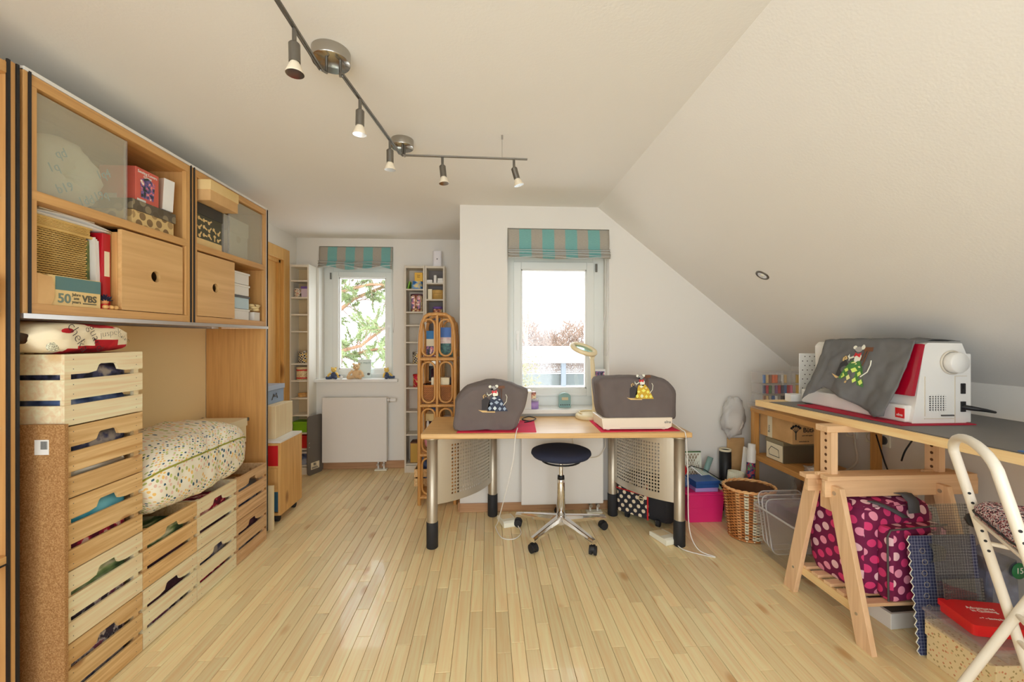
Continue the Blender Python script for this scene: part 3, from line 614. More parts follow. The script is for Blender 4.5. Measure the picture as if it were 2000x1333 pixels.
# lower bay
t = thing('wicker_suitcase', 'lidded wicker hamper lying in the near cabinet', 'basket', (-1.68, 1.59, 1.52))
def weave_panel(g, fn, nu, nv, r=.0028, wav=.0022):
    """rows of cane woven over upright stakes; fn(u,v,out)"""
    for j in range(nv):
        v = (j+.5)/nv; pts = [fn(i/(nu*2), v, wav*(1 if (i//1+j) % 2 else -1)) for i in range(nu*2+1)]; g.tube(pts, r, 4, cap=False)
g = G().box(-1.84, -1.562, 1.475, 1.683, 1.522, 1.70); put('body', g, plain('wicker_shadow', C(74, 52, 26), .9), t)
g = G(); weave_panel(g, lambda u, v, o: (-1.558+o, 1.472+.212*u, 1.524+.166*v), 16, 21, .0033, .0042); weave_panel(g, lambda u, v, o: (-1.84+.28*u, 1.470+o, 1.524+.166*v), 20, 21, .0033, .0042); put('weave', g, 'wicker_tan', t)
g = G(); weave_panel(g, lambda u, v, o: (-1.554+o, 1.472+.222*u, 1.70+.026*v), 22, 5, .0034); g.tube([(-1.552, 1.468, 1.694), (-1.552, 1.70, 1.694)], .006, 6).tube([(-1.552, 1.468, 1.728), (-1.552, 1.70, 1.728)], .005, 6); put('lid', g, 'wicker_tan', t); 
put('lid_board', G().box(-1.845, -1.557, 1.468, 1.70, 1.698, 1.727), 'wicker_dark', t)
t = thing('magazine_pile', 'white folded magazines lying on the wicker hamper', 'magazines', (-1.66, 1.6, 1.733))
def bent(u, v, zz, k): return (-1.80+.27*v, 1.475+.285*u, zz+.012*math.sin(PI*u)*k-.004*u)
put('magazine', G().grid(lambda u, v: bent(u, v, 1.7345, .2), 12, 2), 'white_paper', t, solid=-.003); put('magazine', G().grid(lambda u, v: bent(u, v, 1.741, .9), 12, 2), 'white_paper', t, solid=-.002)
put('booklet', G().box(-1.78, -1.54, 1.50, 1.70, 1.752, 1.7555, M=None), 'cream_paper', t)
lone('green_book', 'thin green patterned book standing beside the hamper', 'book', G().box(-1.80, -1.56, 1.688, 1.702, 1.523, 1.685), speckle('green_print', [(.4, C(80, 92, 50)), (.6, C(120, 124, 70)), (.66, C(180, 90, 60))], 20), bevel=.001)
t = thing('leaning_booklets', 'white-edged booklets leaning beside the red binder', 'booklets', M=T(-1.68, 1.714, 1.5235, rx=.04))
for i in range(3): put('booklet', G().box(-.12, .14, -.008+.006*i, -.003+.006*i, 0, .175-.006*i), 'white_paper', t, world=False)
t = thing('red_binder', 'red ring binder with white spine label', 'binder', (-1.68, 1.738, 1.417))
put('spine', G().box(-1.80, -1.53, 1.722, 1.757, 1.417, 1.722), plain('binder_red', C(176, 20, 34, 1.2), .35), t, bevel=.003); put('spine_label', G().box(-1.5305, -1.529, 1.729, 1.751, 1.55, 1.65), 'cream_paper', t)
t = thing('slogan_box', 'long cardboard box with teal band printed 50 years', 'box', (-1.66, 1.586, 1.4165))
put('body', G().box(-1.80, -1.502, 1.492, 1.682, 1.4165, 1.5215), 'kraft_light', t, bevel=.001, seg=1); put('band', G().box(-1.5022, -1.5012, 1.515, 1.682, 1.472, 1.519), 'teal', t)
dkp = plain('print_dark', C(92, 88, 72), .7)
letters('number', '50', .046, plain('print_teal', C(110, 124, 112), .7), t, FX(-1.5010, 1.545, 1.428), bold=.001); letters('slogan', 'Jahre\nans\nyears', .0155, dkp, t, FX(-1.5010, 1.588, 1.455)); letters('initials', 'VBS', .034, dkp, t, FX(-1.5010, 1.637, 1.437), bold=.001)
put('underline', G().box(-1.5018, -1.5008, 1.612, 1.664, 1.428, 1.432), dkp, t)
lone('card_offcut', 'rounded brown cardboard flap in front of the slogan box', 'cardboard', G().prism([(-.05, 0), (-.004, 0), (.008, .03), (.006, .07), (-.002, .097), (-.05, .103)], 0, .004, M=FX(-1.498, 1.498, 1.4165)), 'kraft')
t = thing('troll_doll', 'tiny dark-haired wooden doll with round feet in the cabinet', 'doll', (-1.512, 1.715, 1.416))
put('head', G().ell((-1.512, 1.708, 1.446), (.014, .014, .014), 12, 8), plain('doll_skin', C(190, 130, 80), .6), t); g = G(); r_ = random.Random(2)
for i in range(60):
    d = Vector((r_.gauss(0, .6), r_.gauss(0, 1), abs(r_.gauss(.3, .6)))).normalized(); p = Vector((-1.514, 1.708, 1.45)); g.tube([p+d*.012, p+d*r_.uniform(.024, .032)], [.004, .0008], 4)
put('hair', g, plain('hair_blue', C(30, 34, 60), .8), t); put('body', G().lathe([(.016, 0), (.014, .012), (.007, .03)], (-1.512, 1.708, 1.417), 12), 'red', t)
for yy in (1.698, 1.722, 1.742): put('foot', G().ell((-1.498, yy, 1.425), (.010, .010, .0085), 12, 8), 'pine_v', t)
# far cabinet contents
carton('shoe_box', 'brown cardboard shoe box sticking out of the far cabinet', 'box', (-1.575, 2.335, 2.021), (.27, .235, .108), 'kraft', lidmat='kraft_light', lidh=.052, over=.003)
t = carton('tool_print_box', 'dark box with pale kitchen-tool silhouettes under the shoe box', 'box', (-1.63, 2.318, 1.7905), (.22, .235, .228), plain('olive_dark', C(80, 78, 62, 1.15), .7), lidmat=plain('lid_dark', C(64, 62, 56, 1.15), .7), lidh=.06)
put('base_band', G().box(.1102, .1112, -.1175, .1175, 0, .042), 'kraft_light', t, world=False)
r_ = random.Random(6)
for i in range(16):
    yy = -.095+(i % 6)*.038; zz = .065+(i//6)*.040; a = r_.uniform(0, 3.1)
    put('silhouette', G().prism([(-.004, -.016), (.004, -.016), (.004, .004), (.011, .010), (.006, .019), (-.006, .019), (-.011, .010), (-.004, .004)], 0, .0008, M=FX(.1102, yy, zz) @ Matrix.Rotation(a, 4, 'Z')), 'kraft_light', t, world=False)
lone('thin_folder', 'thin dark folder squeezed beside the tool-print box', 'folder', G().box(-1.74, -1.52, 2.188, 2.196, 1.7905, 1.98), 'patch_dark')
t = carton('white_storage_box', 'white box with round label behind greenish glass door', 'box', (-1.66, 2.64, 1.7905), (.2, .24, .25), 'white_paper', lidmat='white_paper', lidh=.09)
put('round_label', G().cyl((.101, .02, .13), (.1025, .02, .13), .022), 'grey_shelf', t, world=False)
for i, (z0, z1, m_) in enumerate(((1.4165, 1.482, 'white_plastic'), (1.4845, 1.563, 'ice'), (1.566, 1.632, 'white_plastic'), (1.635, 1.708, 'white_plastic'))):
    if m_ == 'ice': m_ = plain('ice', C(190, 214, 226, 1.1), .25)
    carton('stacked_box', ['lowest white box', 'ice-blue box', 'third white box', 'topmost white box'][i]+' of the stack in the far cabinet', 'box', (-1.62, 2.602, z0), (.22, .165, z1-z0), m_, lidmat='white_plastic' if i != 1 else 'dark_grey', lidh=.012, over=.005, group='stacked boxes in the far cabinet')
lone('small_tag_box', 'small white box in the corner of the far cabinet', 'box', G().box(-1.56, -1.505, 2.735, 2.80, 1.4165, 1.472), 'white_paper', bevel=.001)
t = thing('paper_flower', 'crumpled cream paper flower on the small white box', 'flower', (-1.53, 2.765, 1.4735)); g = G(); r_ = random.Random(1)
for i in range(9):
    a = i*.8; g.ell((-1.53+.018*math.cos(a), 2.765+.024*math.sin(a), 1.502+.014*math.sin(a*1.7)), (.022, .024, .010), 10, 6, M=None, fn=lambda p: 1+.25*ns(p[0]*2+i, p[1]*2, p[2]*2))
put('petals', g, plain('flower_cream', C(222, 200, 150, 1.1), .9), t); put('heart', G().ell((-1.515, 2.765, 1.51), (.008, .012, .012), 10, 6), 'brown', t)
# ------------------------------------------------------------------ crates
CW, CH, CX1, CX0 = .318, .2495, -1.432, -1.868
def make_crate(mat, label, y0, z0):
    """slatted pine crate, handle notch in the top slat of the end that faces the room"""
    t = thing('wooden_crate', label, 'crate', (-1.65, y0+CW/2, z0), group='slatted wooden crates')
    y1 = y0+CW-.004; th = .009; sl = [(.003, .072), (.091, .160), (.178, .2475)]
    for k, (a, b) in enumerate(sl):
        a += z0; b += z0; c = y0+CW/2
        if k == 2: poly = [(y0, b), (y0, a), (c-.075, a), (c-.045, a+.006), (c-.035, a+.028), (c-.028, a+.032), (c+.028, a+.032), (c+.035, a+.028), (c+.045, a+.006), (c+.075, a), (y1, a), (y1, b)]
        else: poly = [(y0, b), (y0, a), (y1, a), (y1, b)]
        for xx in (CX1-th, CX0): put('end_slat', G().prism(poly, 0, th, M=FX(xx, 0, 0)), mat, t, bevel=.0008, seg=1)
        for yy in (y0, y1-th): put('side_slat', G().box(CX0+th, CX1-th, yy, yy+th, a, b), mat, t, bevel=.0008, seg=1)
    for xx in (CX1-th-.014, CX0+th):
        for yy in (y0+th, y1-th-.022): put('corner_post', G().box(xx, xx+.014, yy, yy+.022, z0+.003, z0+.2465), mat, t)
    put('bottom', G().box(CX0+th, CX1-th, y0+th, y1-th, z0+.003, z0+.010), mat, t)
    gn = G()
    for a, b in sl:
        for yy in (y0+.03, y1-.03):
            for zz in (a+.018, b-.018): gn.cyl((CX1-.0002, yy, z0+zz), (CX1+.0006, yy, z0+zz), .0016, n=6)
    put('nails', gn, 'dark_grey', t); return t
CY = 1.474
kinds = [('crate_pine', 0, 0, 'bottom pine crate of the tall stack'), ('crate_pale', 0, 1, 'pale crate second from the floor in the tall stack'), ('crate_pine', 0, 2, 'middle knotty pine crate of the tall stack'), ('crate_pine', 0, 3, 'knotty pine crate second from the top of the tall stack'), ('crate_pale', 0, 4, 'topmost pale crate of the tall stack'),
         ('crate_pale', 1, 0, 'pale lower crate right beside the tall stack'), ('crate_pine', 1, 1, 'orange pine crate under the near end of the floral pillow'), ('crate_pale', 2, 0, 'pale lower crate in the middle of the low row'), ('crate_pale', 2, 1, 'pale upper crate in the middle of the low row'), ('crate_rough', 3, 0, 'knotty lower crate at the far end of the low row'), ('crate_rough', 3, 1, 'knotty open upper crate at the far end of the low row')]
fab = ['patch_floral', 'patch_green', 'patch_cyan', 'patch_dark', 'patch_dark', 'patch_plum', 'patch_green', 'patch_dark', 'patch_red', 'patch_plum', 'dark_grey']
fab2 = ['patch_dark', 'patch_floral', 'patch_red', 'silver_card', 'patch_blue', 'patch_floral', 'patch_plum', 'patch_red', 'patch_plum', 'patch_dark', 'patch_dark']
for i, (m_, c, r, lab) in enumerate(kinds):
    y0 = CY+c*CW; z0 = r*CH+.001; make_crate(m_, lab, y0, z0)
    def bundle(u, v, zz, sd):
        x = CX1-.026-(1-u)*.37; y = y0+.034+v*(CW-.072)
        e = (1-abs(2*u-1)**6)*(1-abs(2*v-1)**6)
        return (x, y, z0+zz+e*(.012+.012*ns(x*9+sd, y*9, sd)))
    lowh = .10 if r+1 < 5 else .10
    h2 = .205 if i != 10 else .17
    for k, (za, zb, mm) in enumerate(((.012, .105, fab2[i]), (.122, h2, fab[i]))):
        rings = []
        def rr4(zz, ins): return [(p[0], p[1], zz+.006*ns(p[0]*12, p[1]*12, i+k)) for p in rrect(CX0+.03+ins, CX1-.025-ins, y0+.033+ins, y0+CW-.040-ins, .03, 3)]
        rings = [rr4(z0+za, .008), rr4(z0+za+.02, 0), rr4(z0+zb-.03, 0), rr4(z0+zb-.008, .008), rr4(z0+zb, .03)]
        lone('folded_fabric', ('upper' if k else 'lower')+' fabric bundle in the '+lab.replace(' at the far end of the low row', ' at the far end').replace(' right beside', ' beside'), 'fabric', G().loft(rings), mm, group='fabric stored in the crates')
# cork board leaning on the tall stack
t = thing('cork_board', 'tall cork board leaning against the near side of the crate stack', 'board', (-1.66, 1.465, 0))
put('cork_sheet', G().box(-1.86, -1.415, 1.456, 1.470, 0, 1.012), 'cork', t, bevel=.001)
put('sticker', G().box(-1.508, -1.463, 1.4552, 1.4558, .912, .962), 'white_paper', t); g = G(); r_ = random.Random(3); xx = -1.488
while xx < -1.468: w_ = r_.uniform(.001, .0025); g.box(xx, xx+w_, 1.4545, 1.4552, .93, .957); xx += w_+.0016
put('barcode', g, 'black', t)
# pillows
def pillow(name, label, c, size, mat, M, piping=None, seed=0., sag=0.):
    a, b, h = size
    def f(u, v, sgn):
        x, y = 2*u-1, 2*v-1; ex = 1-.10*(1-abs(y)**1.5)*abs(x)**3; ey = 1-.10*(1-abs(x)**1.5)*abs(y)**3
        e = max(0., (1-x**4))**.55*max(0., (1-y**4))**.55; w = .10*ns(x*2.2, y*2.2, seed+sgn)+.05*ns(x*6, y*6, seed)
        return (x*a/2*ex, y*b/2*ey, sgn*h/2*e*(1+w)+sag*(x*x)*.0)
    t = thing(name, label, 'pillow', M=M)
    g = G().grid(lambda u, v: f(u, v, 1), 26, 20, us=a, vs_=b).grid(lambda u, v: f(v, u, -1), 20, 26, us=b, vs_=a); put('cover', g, mat, t, world=False)
    if piping:
        pts = []
        for i in range(80):
            k = i/80*4; s_ = int(k); q = k-s_; u, v = [(q, 0), (1, q), (1-q, 1), (0, 1-q)][s_]; pts.append(f(u, v, 1))
        put('piping', G().tube(pts, .0035, 5, closed=True), piping, t, world=False)
    return t, f
def blunt(name, label, M, A, B, Hh, mats, p=.62, seed=0., wr=.06, nu=44, nv=40, us=1.):
    """plump pillow with a blunt front: superellipse section along its width"""
    def f(u, v):
        y = 2*u-1; e = max(.10, (1-abs(y)**5))**.42; a = 2*PI*v; c_, s_ = math.cos(a), math.sin(a)
        w = 1+wr*ns(y*2.5, c_*1.7+seed, s_*1.7)+wr*.6*ns(y*7+seed, c_*4, s_*4)
        return (A*math.copysign(abs(c_)**p, c_)*(.55+.45*e)*w, B*y*(1-.05*abs(s_)), Hh*math.copysign(abs(s_)**p, s_)*e*w)
    t = thing(name, label, 'pillow', M=M); per = 4*(A+Hh)*.82
    o = put('cover', G().grid(f, nu, nv, us=2*B, vs_=per), mats, t, world=False); return t, f, o
t, f, cov = blunt('scripted_pillow', 'cream and red pillow with handwriting print on the tall crate stack', T(-1.645, 1.600, 1.3085, .04, 0, .06), .20, .185, .056, ['pillow_cream', 'red_pillow'], .5, 3., .05)
for p_ in cov.data.polygons:
    c = p_.center; wv = .012*math.sin(c.y*22+.6)
    if (c.x > .06 and c.z < -.016+wv+.10*max(0, -c.y-.075)*-1 and c.y > -.11) or (c.z > .030+wv and c.y > -.01 and c.y < .15 and c.x < .175) or c.y > .172: p_.material_index = 1
ink = plain('ink', C(46, 36, 40), .8)
def on_front(u, zz, o_=.002):
    best = min((f(u, k/160) for k in range(-40, 41)), key=lambda q: abs(q[2]-zz)+(0 if q[0] > 0 else 9)); return Vector((best[0]+o_, best[1], best[2]))
for (tx, u, zz, sz, a) in (('cheka', .24, .002, .050, -1.0), ('guard', .44, .004, .046, -1.1), ('juspek', .63, .014, .036, .15), ('delam', .80, .004, .026, -.45), ('is', .33, -.012, .030, .2)):
    q = on_front(u, zz); M = Matrix(((0, 0, 1, q.x+.004), (1, 0, 0, q.y), (0, 1, 0, q.z), (0, 0, 0, 1)))
    letters('handwriting', tx, sz, ink, t, M @ Matrix.Rotation(a, 4, 'Z'), world=False, depth=.0003, bold=-.0011)
q = on_front(.20, .030); put('red_dot', G().ell((q.x, q.y, q.z), (.004, .022, .010), 14, 6), 'red_pillow', t, world=False); q = on_front(.10, -.025); put('dot_patch', G().ell((q.x, q.y, q.z), (.004, .024, .016), 14, 6), speckle('dot_print', [(.45, C(240, 226, 194)), (.5, C(60, 50, 50)), (.56, C(240, 226, 194))], 160, .9), t, world=False)
t, f, cov = blunt('floral_pillow', 'large white pillow with tiny leaf print and green piping', T(-1.610, 2.150, .682, -.05, .03, .07), .225, .350, .165, 'floral_pillow', .60, 8., .07)
pts = [tuple(Vector(f(i/40, .045))*1.004) for i in range(41)]; put('piping', G().tube(pts, .004, 6), plain('piping_green', C(150, 150, 50, 1.1), .8), t, world=False)
# box stack behind the pillow
t = carton('kraft_carton', 'plain brown carton at the back of the far crate', 'box', (-1.72, 2.63, .5005), (.22, .28, .125), 'kraft_light', rz=0)
put('label_panel', G().box(.1102, .1112, -.135, -.06, .012, .10), plain('panel_grey', C(170, 150, 120), .7), t, world=False)
t = carton('corner_box', 'cream lidded box with metal corners behind the floral pillow', 'box', (-1.715, 2.615, .6260), (.27, .33, .155), 'cream_paper', lidmat='cream_paper', lidh=.05, over=.005)
for sx in (-1, 1):
    for sy in (-1, 1): put('metal_corner', G().box(sx*.142-.006, sx*.142+.006, sy*.172-.006, sy*.172+.006, .135, .157), 'satin_steel', t, bevel=.003, world=False)
# leaning plywood sheet and the rolling chest
lone('plywood_sheet', 'small plywood board standing at the foot of the wall unit', 'board', G().box(-1.80, -1.455, 2.868, 2.885, 0, .30), 'plywood', bevel=.001)
t = thing('rolling_chest', 'pine drawer chest on black casters beside the door', 'chest', (-1.65, 3.15, 0))
X0, X1, Y0, Y1 = -1.85, -1.455, 2.97, 3.30
put('side_panel', G().box(X1-.018, X1, Y0, Y1, .055, .565), 'pine_v', t, bevel=.001, seg=1); put('side_panel', G().box(X0, X0+.018, Y0, Y1, .055, .565), 'pine_v', t, bevel=.001, seg=1)
put('top_panel', G().box(X0, X1, Y0, Y1, .565, .580), 'white_lacquer', t, bevel=.001, seg=1); put('bottom_panel', G().box(X0+.018, X1-.018, Y0, Y1, .055, .073), 'pine_v', t); put('back_panel', G().box(X0+.018, X1-.018, Y1-.008, Y1, .073, .565), 'pine_v', t)
for a, b, mm in ((.40, .545, 'red'), (.235, .385, 'pine_v'), (.08, .22, plain('drawer_blue', C(44, 92, 120, 1.1), .5))):
    d = put('drawer', G().box(X0+.02, X1-.02, Y0+.004, Y1-.02, a, b), mm, t, bevel=.002); put('rail', G().box(X0+.018, X1-.018, Y0, Y0+.02, b+.002, b+.018), 'pine_v', t)
for xx in (X0+.05, X1-.04):
    for yy in (Y0+.04, Y1-.05):
        c = put('caster', G().cyl((xx-.012, yy, .025), (xx+.012, yy, .025), .025, n=16), 'black_rubber', t); put('fork', G().box(xx-.016, xx+.016, yy-.018, yy+.018, .036, .056), 'black', c)
carton('plywood_box', 'pale plywood box on top of the rolling chest', 'box', (-1.69, 3.165, .5805), (.33, .27, .235), 'plywood', rz=.02)
t = carton('blue_photo_box', 'grey-blue cardboard box with bow print on the plywood box', 'box', (-1.72, 3.18, .8160), (.24, .27, .135), 'grey_blue', lidmat=plain('lid_blue', C(168, 182, 204, 1.15), .6), lidh=.035, over=.006)
put('bow_print', G().tube([(.121, -.04, .03), (.121, -.02, .07), (.121, 0, .05), (.121, .02, .072), (.121, .035, .035)], .004, 5).tube([(.121, -.02, .055), (.121, .022, .055)], .006, 5), 'dark_grey', t, world=False)
# ------------------------------------------------------------------ roman blinds
def blind(label, x0, x1, y, z0, z1, folds, seed, droop):
    t = thing('roman_blind', label, 'blind', ((x0+x1)/2, y, z0), group='roman blinds')
    H_ = z1-z0; zf = z0+H_*.32
    def f(u, v):
        x = x0+(x1-x0)*u; w = .006*ns(u*7, v*3, seed)
        if v < .62:
            k = v/.62; z = z1-(z1-zf)*k; yy = y-.010*math.sin(PI*k)-.012*k-w*k
        else:
            k = (v-.62)/.38; ph = k*folds; q = ph-int(ph); z = zf-(zf-z0)*(int(ph)+.55*q)/folds+droop*.02*math.sin(u*9+seed+int(ph)*2)*k; yy = y-.022-.022*math.sin(PI*q)-.004*int(ph)+w
        return (x, yy, z)
    put('fabric', G().grid(f, 40, 60, us=(x1-x0), vs_=H_), 'blind_fabric', t, solid=-.002)
    for i in range(folds):
        v = .62+.38*(i+.93)/folds; put('fold_edge', G().tube([tuple(Vector(f(u/30, min(v, 1)))+Vector((0, -.004, -.001))) for u in range(31)], .0032, 5), 'blind_edge', t)
    put('head_rail', G().box(x0+.003, x1-.003, y+.004, y+.035, z1-.03, z1-.002), 'white_lacquer', t)
    return t, f
t, f = blind('teal and grey striped roman blind over the alcove window', W1[0]+.006, W1[1]-.006, YA-.002, 2.005, 2.218, 3, 1.3, 1.0)
put('cord', G().tube([(W1[1]-.012, YA-.006, 2.02), (W1[1]-.004, YA-.010, 1.75), (W1[1]+.012, YA-.01, 1.50), (W1[1]+.004, YA-.01, 1.36), (W1[1]-.006, YA-.008, 1.42), (W1[1]-.012, YA-.006, 1.7), (W1[1]-.016, YA-.004, 2.02)], .002, 5), 'white_plastic', t)
t, f = blind('teal and grey striped roman blind over the desk window', W2[0]+.004, W2[1]-.004, YB-.002, 1.905, 2.130, 4, 5.1, .35)
put('cord', G().tube([(W2[1]-.02, YB+.03, 1.93), (W2[1]-.024, YB+.03, 1.5), (W2[1]-.05, YB+.035, 1.25), (W2[1]-.045, YB+.035, 1.17), (W2[1]-.015, YB+.03, 1.165), (W2[1]-.004, YB+.025, 1.23), (W2[1]-.004, YB+.02, 1.93)], .002, 5), 'white_plastic', t)
# ------------------------------------------------------------------ radiators
def radiator(label, x0, x1, y1, z0, z1, valve):
    y0 = y1-.10; t = thing('radiator', label, 'radiator', ((x0+x1)/2, y1, z0), group='flat panel radiators')
    put('front_panel', G().box(x0, x1, y0, y0+.012, z0, z1), 'radiator_white', t, bevel=.006); put('side_cover', G().box(x0+.004, x0+.010, y0+.010, y1-.03, z0+.01, z1-.004), 'radiator_white', t); put('side_cover', G().box(x1-.010, x1-.004, y0+.010, y1-.03, z0+.01, z1-.004), 'radiator_white', t)
    put('rear_panel', G().box(x0+.02, x1-.02, y1-.045, y1-.03, z0+.02, z1-.02), 'radiator_white', t)
    put('top_grille', G().box(x0+.01, x1-.01, y0+.012, y1-.03, z1-.010, z1-.004), 'radiator_white', t); put('bracket', G().box(x0+.1, x0+.13, y1-.032, y1, z0+.1, z1-.1).box(x1-.13, x1-.1, y1-.032, y1, z0+.1, z1-.1), 'radiator_white', t)
    cx = x1-.06
    p = put('pipe', G().cyl((cx-.03, y1-.06, 0), (cx-.03, y1-.06, z0+.03), .008), 'white_plastic', t); p = put('pipe', G().cyl((cx+.025, y1-.06, 0), (cx+.025, y1-.06, z0+.03), .008), 'white_plastic', t)
    for q in (cx-.03, cx+.025): put('shutoff_valve', G().cyl((q, y1-.085, .055), (q, y1-.045, .055), .013, n=14), 'steel', t); 
    put('floor_rosette', G().box(cx-.062, cx+.058, y1-.095, y1-.035, 0, .012), 'offwhite', t, bevel=.005)
    if valve: v = put('thermostat', G().cyl((x1, y1-.07, z1-.03), (x1+.03, y1-.07, z1-.03), .014, n=16).cyl((x1+.03, y1-.07, z1-.03), (x1+.085, y1-.07, z1-.03), .022, .019, n=20), 'white_plastic', t); put('collar', G().cyl((x1+.02, y1-.07, z1-.03), (x1+.032, y1-.07, z1-.03), .0235, n=20), 'steel', v)
radiator('white flat radiator under the alcove window', -1.615, -.994, YA-.0005, .088, .722, True); radiator('white flat radiator behind the desk stool', .244, .855, YB-.0005, .078, .715, False)
# ------------------------------------------------------------------ narrow towers and what stands on them
def tower(label, x0, x1, zs, mat, back):
    y0, y1 = YA-.172, YA-.002; t = thing('media_tower', label, 'shelf', ((x0+x1)/2, y1, 0), group='narrow media towers')
    put('side_panel', G().box(x0, x0+.016, y0, y1, 0, 2.012), mat, t, bevel=.001, seg=1); put('side_panel', G().box(x1-.016, x1, y0, y1, 0, 2.012), mat, t, bevel=.001, seg=1)
    put('back_panel', G().box(x0+.016, x1-.016, y1-.006, y1, 0, 2.0), back, t); put('top_panel', G().box(x0+.016, x1-.016, y0, y1-.006, 1.986, 2.006), mat, t); put('plinth', G().box(x0+.016, x1-.016, y0+.004, y0+.016, 0, .07), mat, t)
    for z in zs: put('shelf', G().box(x0+.016, x1-.016, y0+.004, y1-.006, z-.014, z), mat, t, bevel=.001, seg=1)
Z1 = [1.86, 1.698, 1.536, 1.374, 1.064, .902, .735, .573, .401, .248, .09]; Z2 = [1.784, 1.564, 1.435, 1.27, 1.056, .826, .597, .373, .089]; Z3 = [1.845, 1.685, 1.53, 1.37, 1.21, 1.05, .89, .73, .57, .4, .25, .089]
tower('white media tower between the door and the alcove window', -1.889, -1.706, Z1, plain('tower_white', C(226, 222, 210, 1.1), .45), plain('tower_back', C(212, 190, 150, 1.1), .6))
tower('grey media tower with ten shelves right of the alcove window', -.807, -.613, Z2, 'grey_shelf', plain('tower_back2', C(206, 196, 180, 1.1), .7)); tower('grey media tower with dark back beside the wall corner', -.611, -.421, Z3, 'grey_shelf', 'grey_back')
YT = YA-.085
def tin(name, label, x, z, r, h, mat, rim='gold', lidh=.0, lidmat=None, y=YT, sx=1., cat='tin', bands=()):
    t = thing(name, label, cat, (x, y, z)); z += .0005
    put('body', G().lathe([(0, 0), (r, 0), (r, h-lidh), (0, h-lidh)], (x, y, z), 24, sx=sx), mat, t)
    put('lid', G().lathe([(0, h-max(lidh, .006)), (r*1.03, h-max(lidh, .006)), (r*1.03, h-.003), (r*.98, h), (0, h)], (x, y, z), 24, sx=sx), lidmat or rim, t)
    for bz, bm in bands: put('band', G().lathe([(r*1.004, bz), (r*1.012, bz+.002), (r*1.012, bz+.010), (r*1.004, bz+.012)], (x, y, z), 24, sx=sx), bm, t)
    return t
t = tin('picture_mug', 'small picture mug on the white tower', -1.832, 1.698, .034, .085, speckle('mug_print', [(.42, C(90, 70, 60)), (.5, C(226, 214, 196)), (.6, C(190, 150, 130))], 40, .4), 'white_plastic', cat='mug', y=YT-.03)
t = carton('tea_carton', 'pale carton with purple lid on the white tower', 'box', (-1.762, YT-.02, 1.6985), (.06, .07, .105), plain('lav_card', C(206, 190, 206, 1.1), .6), lidmat='purple', lidh=.022)
tin('checkered_tin', 'black and cream checkered tin on the white tower', -1.782, 1.064, .056, .118, 'checker_tin', 'steel', .014, 'steel'); tin('banded_tin', 'cream tin with red bands on the white tower', -1.797, .902, .060, .122, speckle('script_tin', [(.46, C(226, 206, 160, 1.1)), (.5, C(150, 110, 70)), (.54, C(230, 212, 170, 1.1))], 60, .4), 'cream_plastic', .012, bands=((.012, 'red'), (.088, 'red')))
tin('round_wood_box', 'small round wooden box on the white tower', -1.80, .735, .042, .036, 'pine_v', 'pine_v', .014, 'pine_v', cat='box')
carton('green_box', 'lime green plastic box on the white tower', 'box', (-1.80, YT, .4015), (.13, .13, .10), 'green_plastic', lidmat='green_plastic', lidh=.02); carton('red_tin', 'red box low on the white tower', 'box', (-1.785, YT, .2485), (.12, .12, .12), 'red'); carton('grey_print_box', 'grey printed box at the bottom of the white tower', 'box', (-1.785, YT, .0905), (.12, .12, .125), 'patch_blue', lidmat='white_plastic', lidh=.02)
t = tin('blue_tin', 'blue painted oval tin high on the grey tower', -.700, 1.784, .056, .078, 'blue_tin', 'blue_tin', .014, 'blue_tin', y=YT-.01)
t = carton('yellow_box', 'yellow tea box on top of the blue tin', 'box', (-.678, YT-.01, 1.8632), (.078, .075, .085), 'yellow'); letters('print', 'TEA\nfine', .018, 'brown', t, FY(0, -.0381, .05), world=False)
lone('green_booklet', 'thin lime booklet leaning beside the blue tin', 'booklet', G().box(-.004, .004, -.05, .05, 0, .075, M=T(-.777, YT-.02, 1.7865, 0, 0, .22)), 'green_plastic')
t = tin('church_tin', 'tall tin painted with church windows on the grey tower', -.700, 1.564, .060, .172, 'tin_print', 'patch_plum', .014, 'patch_plum', y=YT-.012)
for xx in (-.728, -.672):
    a = [(xx-.018, 0), (xx+.018, 0), (xx+.018, .10)]+[(xx+.018*math.cos(k*PI/8), .10+.03*math.sin(k*PI/8)) for k in range(1, 8)]+[(xx-.018, .10)]
    put('window_print', G().prism([(p[0], p[1]) for p in a], 0, .0012, M=FY(0, YT-.0705, 1.59)), 'photo_print', t)
    put('window_outline', G().tube([(p[0], YT-.0725, 1.59+p[1]) for p in a], .002, 4, closed=True), 'cream_plastic', t)
tin('checkered_tin', 'black and cream checkered tin behind the rattan shelf', -.690, 1.056, .054, .112, 'checker_tin', 'steel', .014, 'steel'); tin('swirl_tin', 'red tin with yellow swirls on the grey tower', -.690, .826, .05, .122, 'swirl_tin', 'red', .016, 'red')
lone('orange_book', 'orange book standing on the grey tower', 'book', G().box(-.672, -.634, YT-.06, YT+.06, .5975, .80), 'orange', bevel=.003)
t = carton('gilded_box', 'brown box with gold front at the bottom of the grey tower', 'box', (-.705, YT-.005, .0895), (.10, .13, .20), 'brown'); put('gold_label', G().box(-.046, .02, -.0662, -.0652, .006, .19), 'gold', t, world=False)
for i, (xx, w_, h_, z_) in enumerate(((-.572, .058, .03, 1.8455), (-.515, .026, .075, 1.8455), (-.466, .055, .024, 1.8455), (-.466, .05, .022, 1.870))):
    carton('small_white_box', ['flat white box left on the top tower shelf', 'upright white box on the top tower shelf', 'lower flat white box on the top tower shelf', 'upper flat white box on the top tower shelf'][i], 'box', (xx, YT-.03, z_), (w_, .08, h_), 'white_paper', group='white boxes on the dark-backed tower')
carton('beige_box', 'narrow beige box beside the round basket', 'box', (-.565, YT-.03, 1.6855), (.04, .08, .10), 'cream_paper')
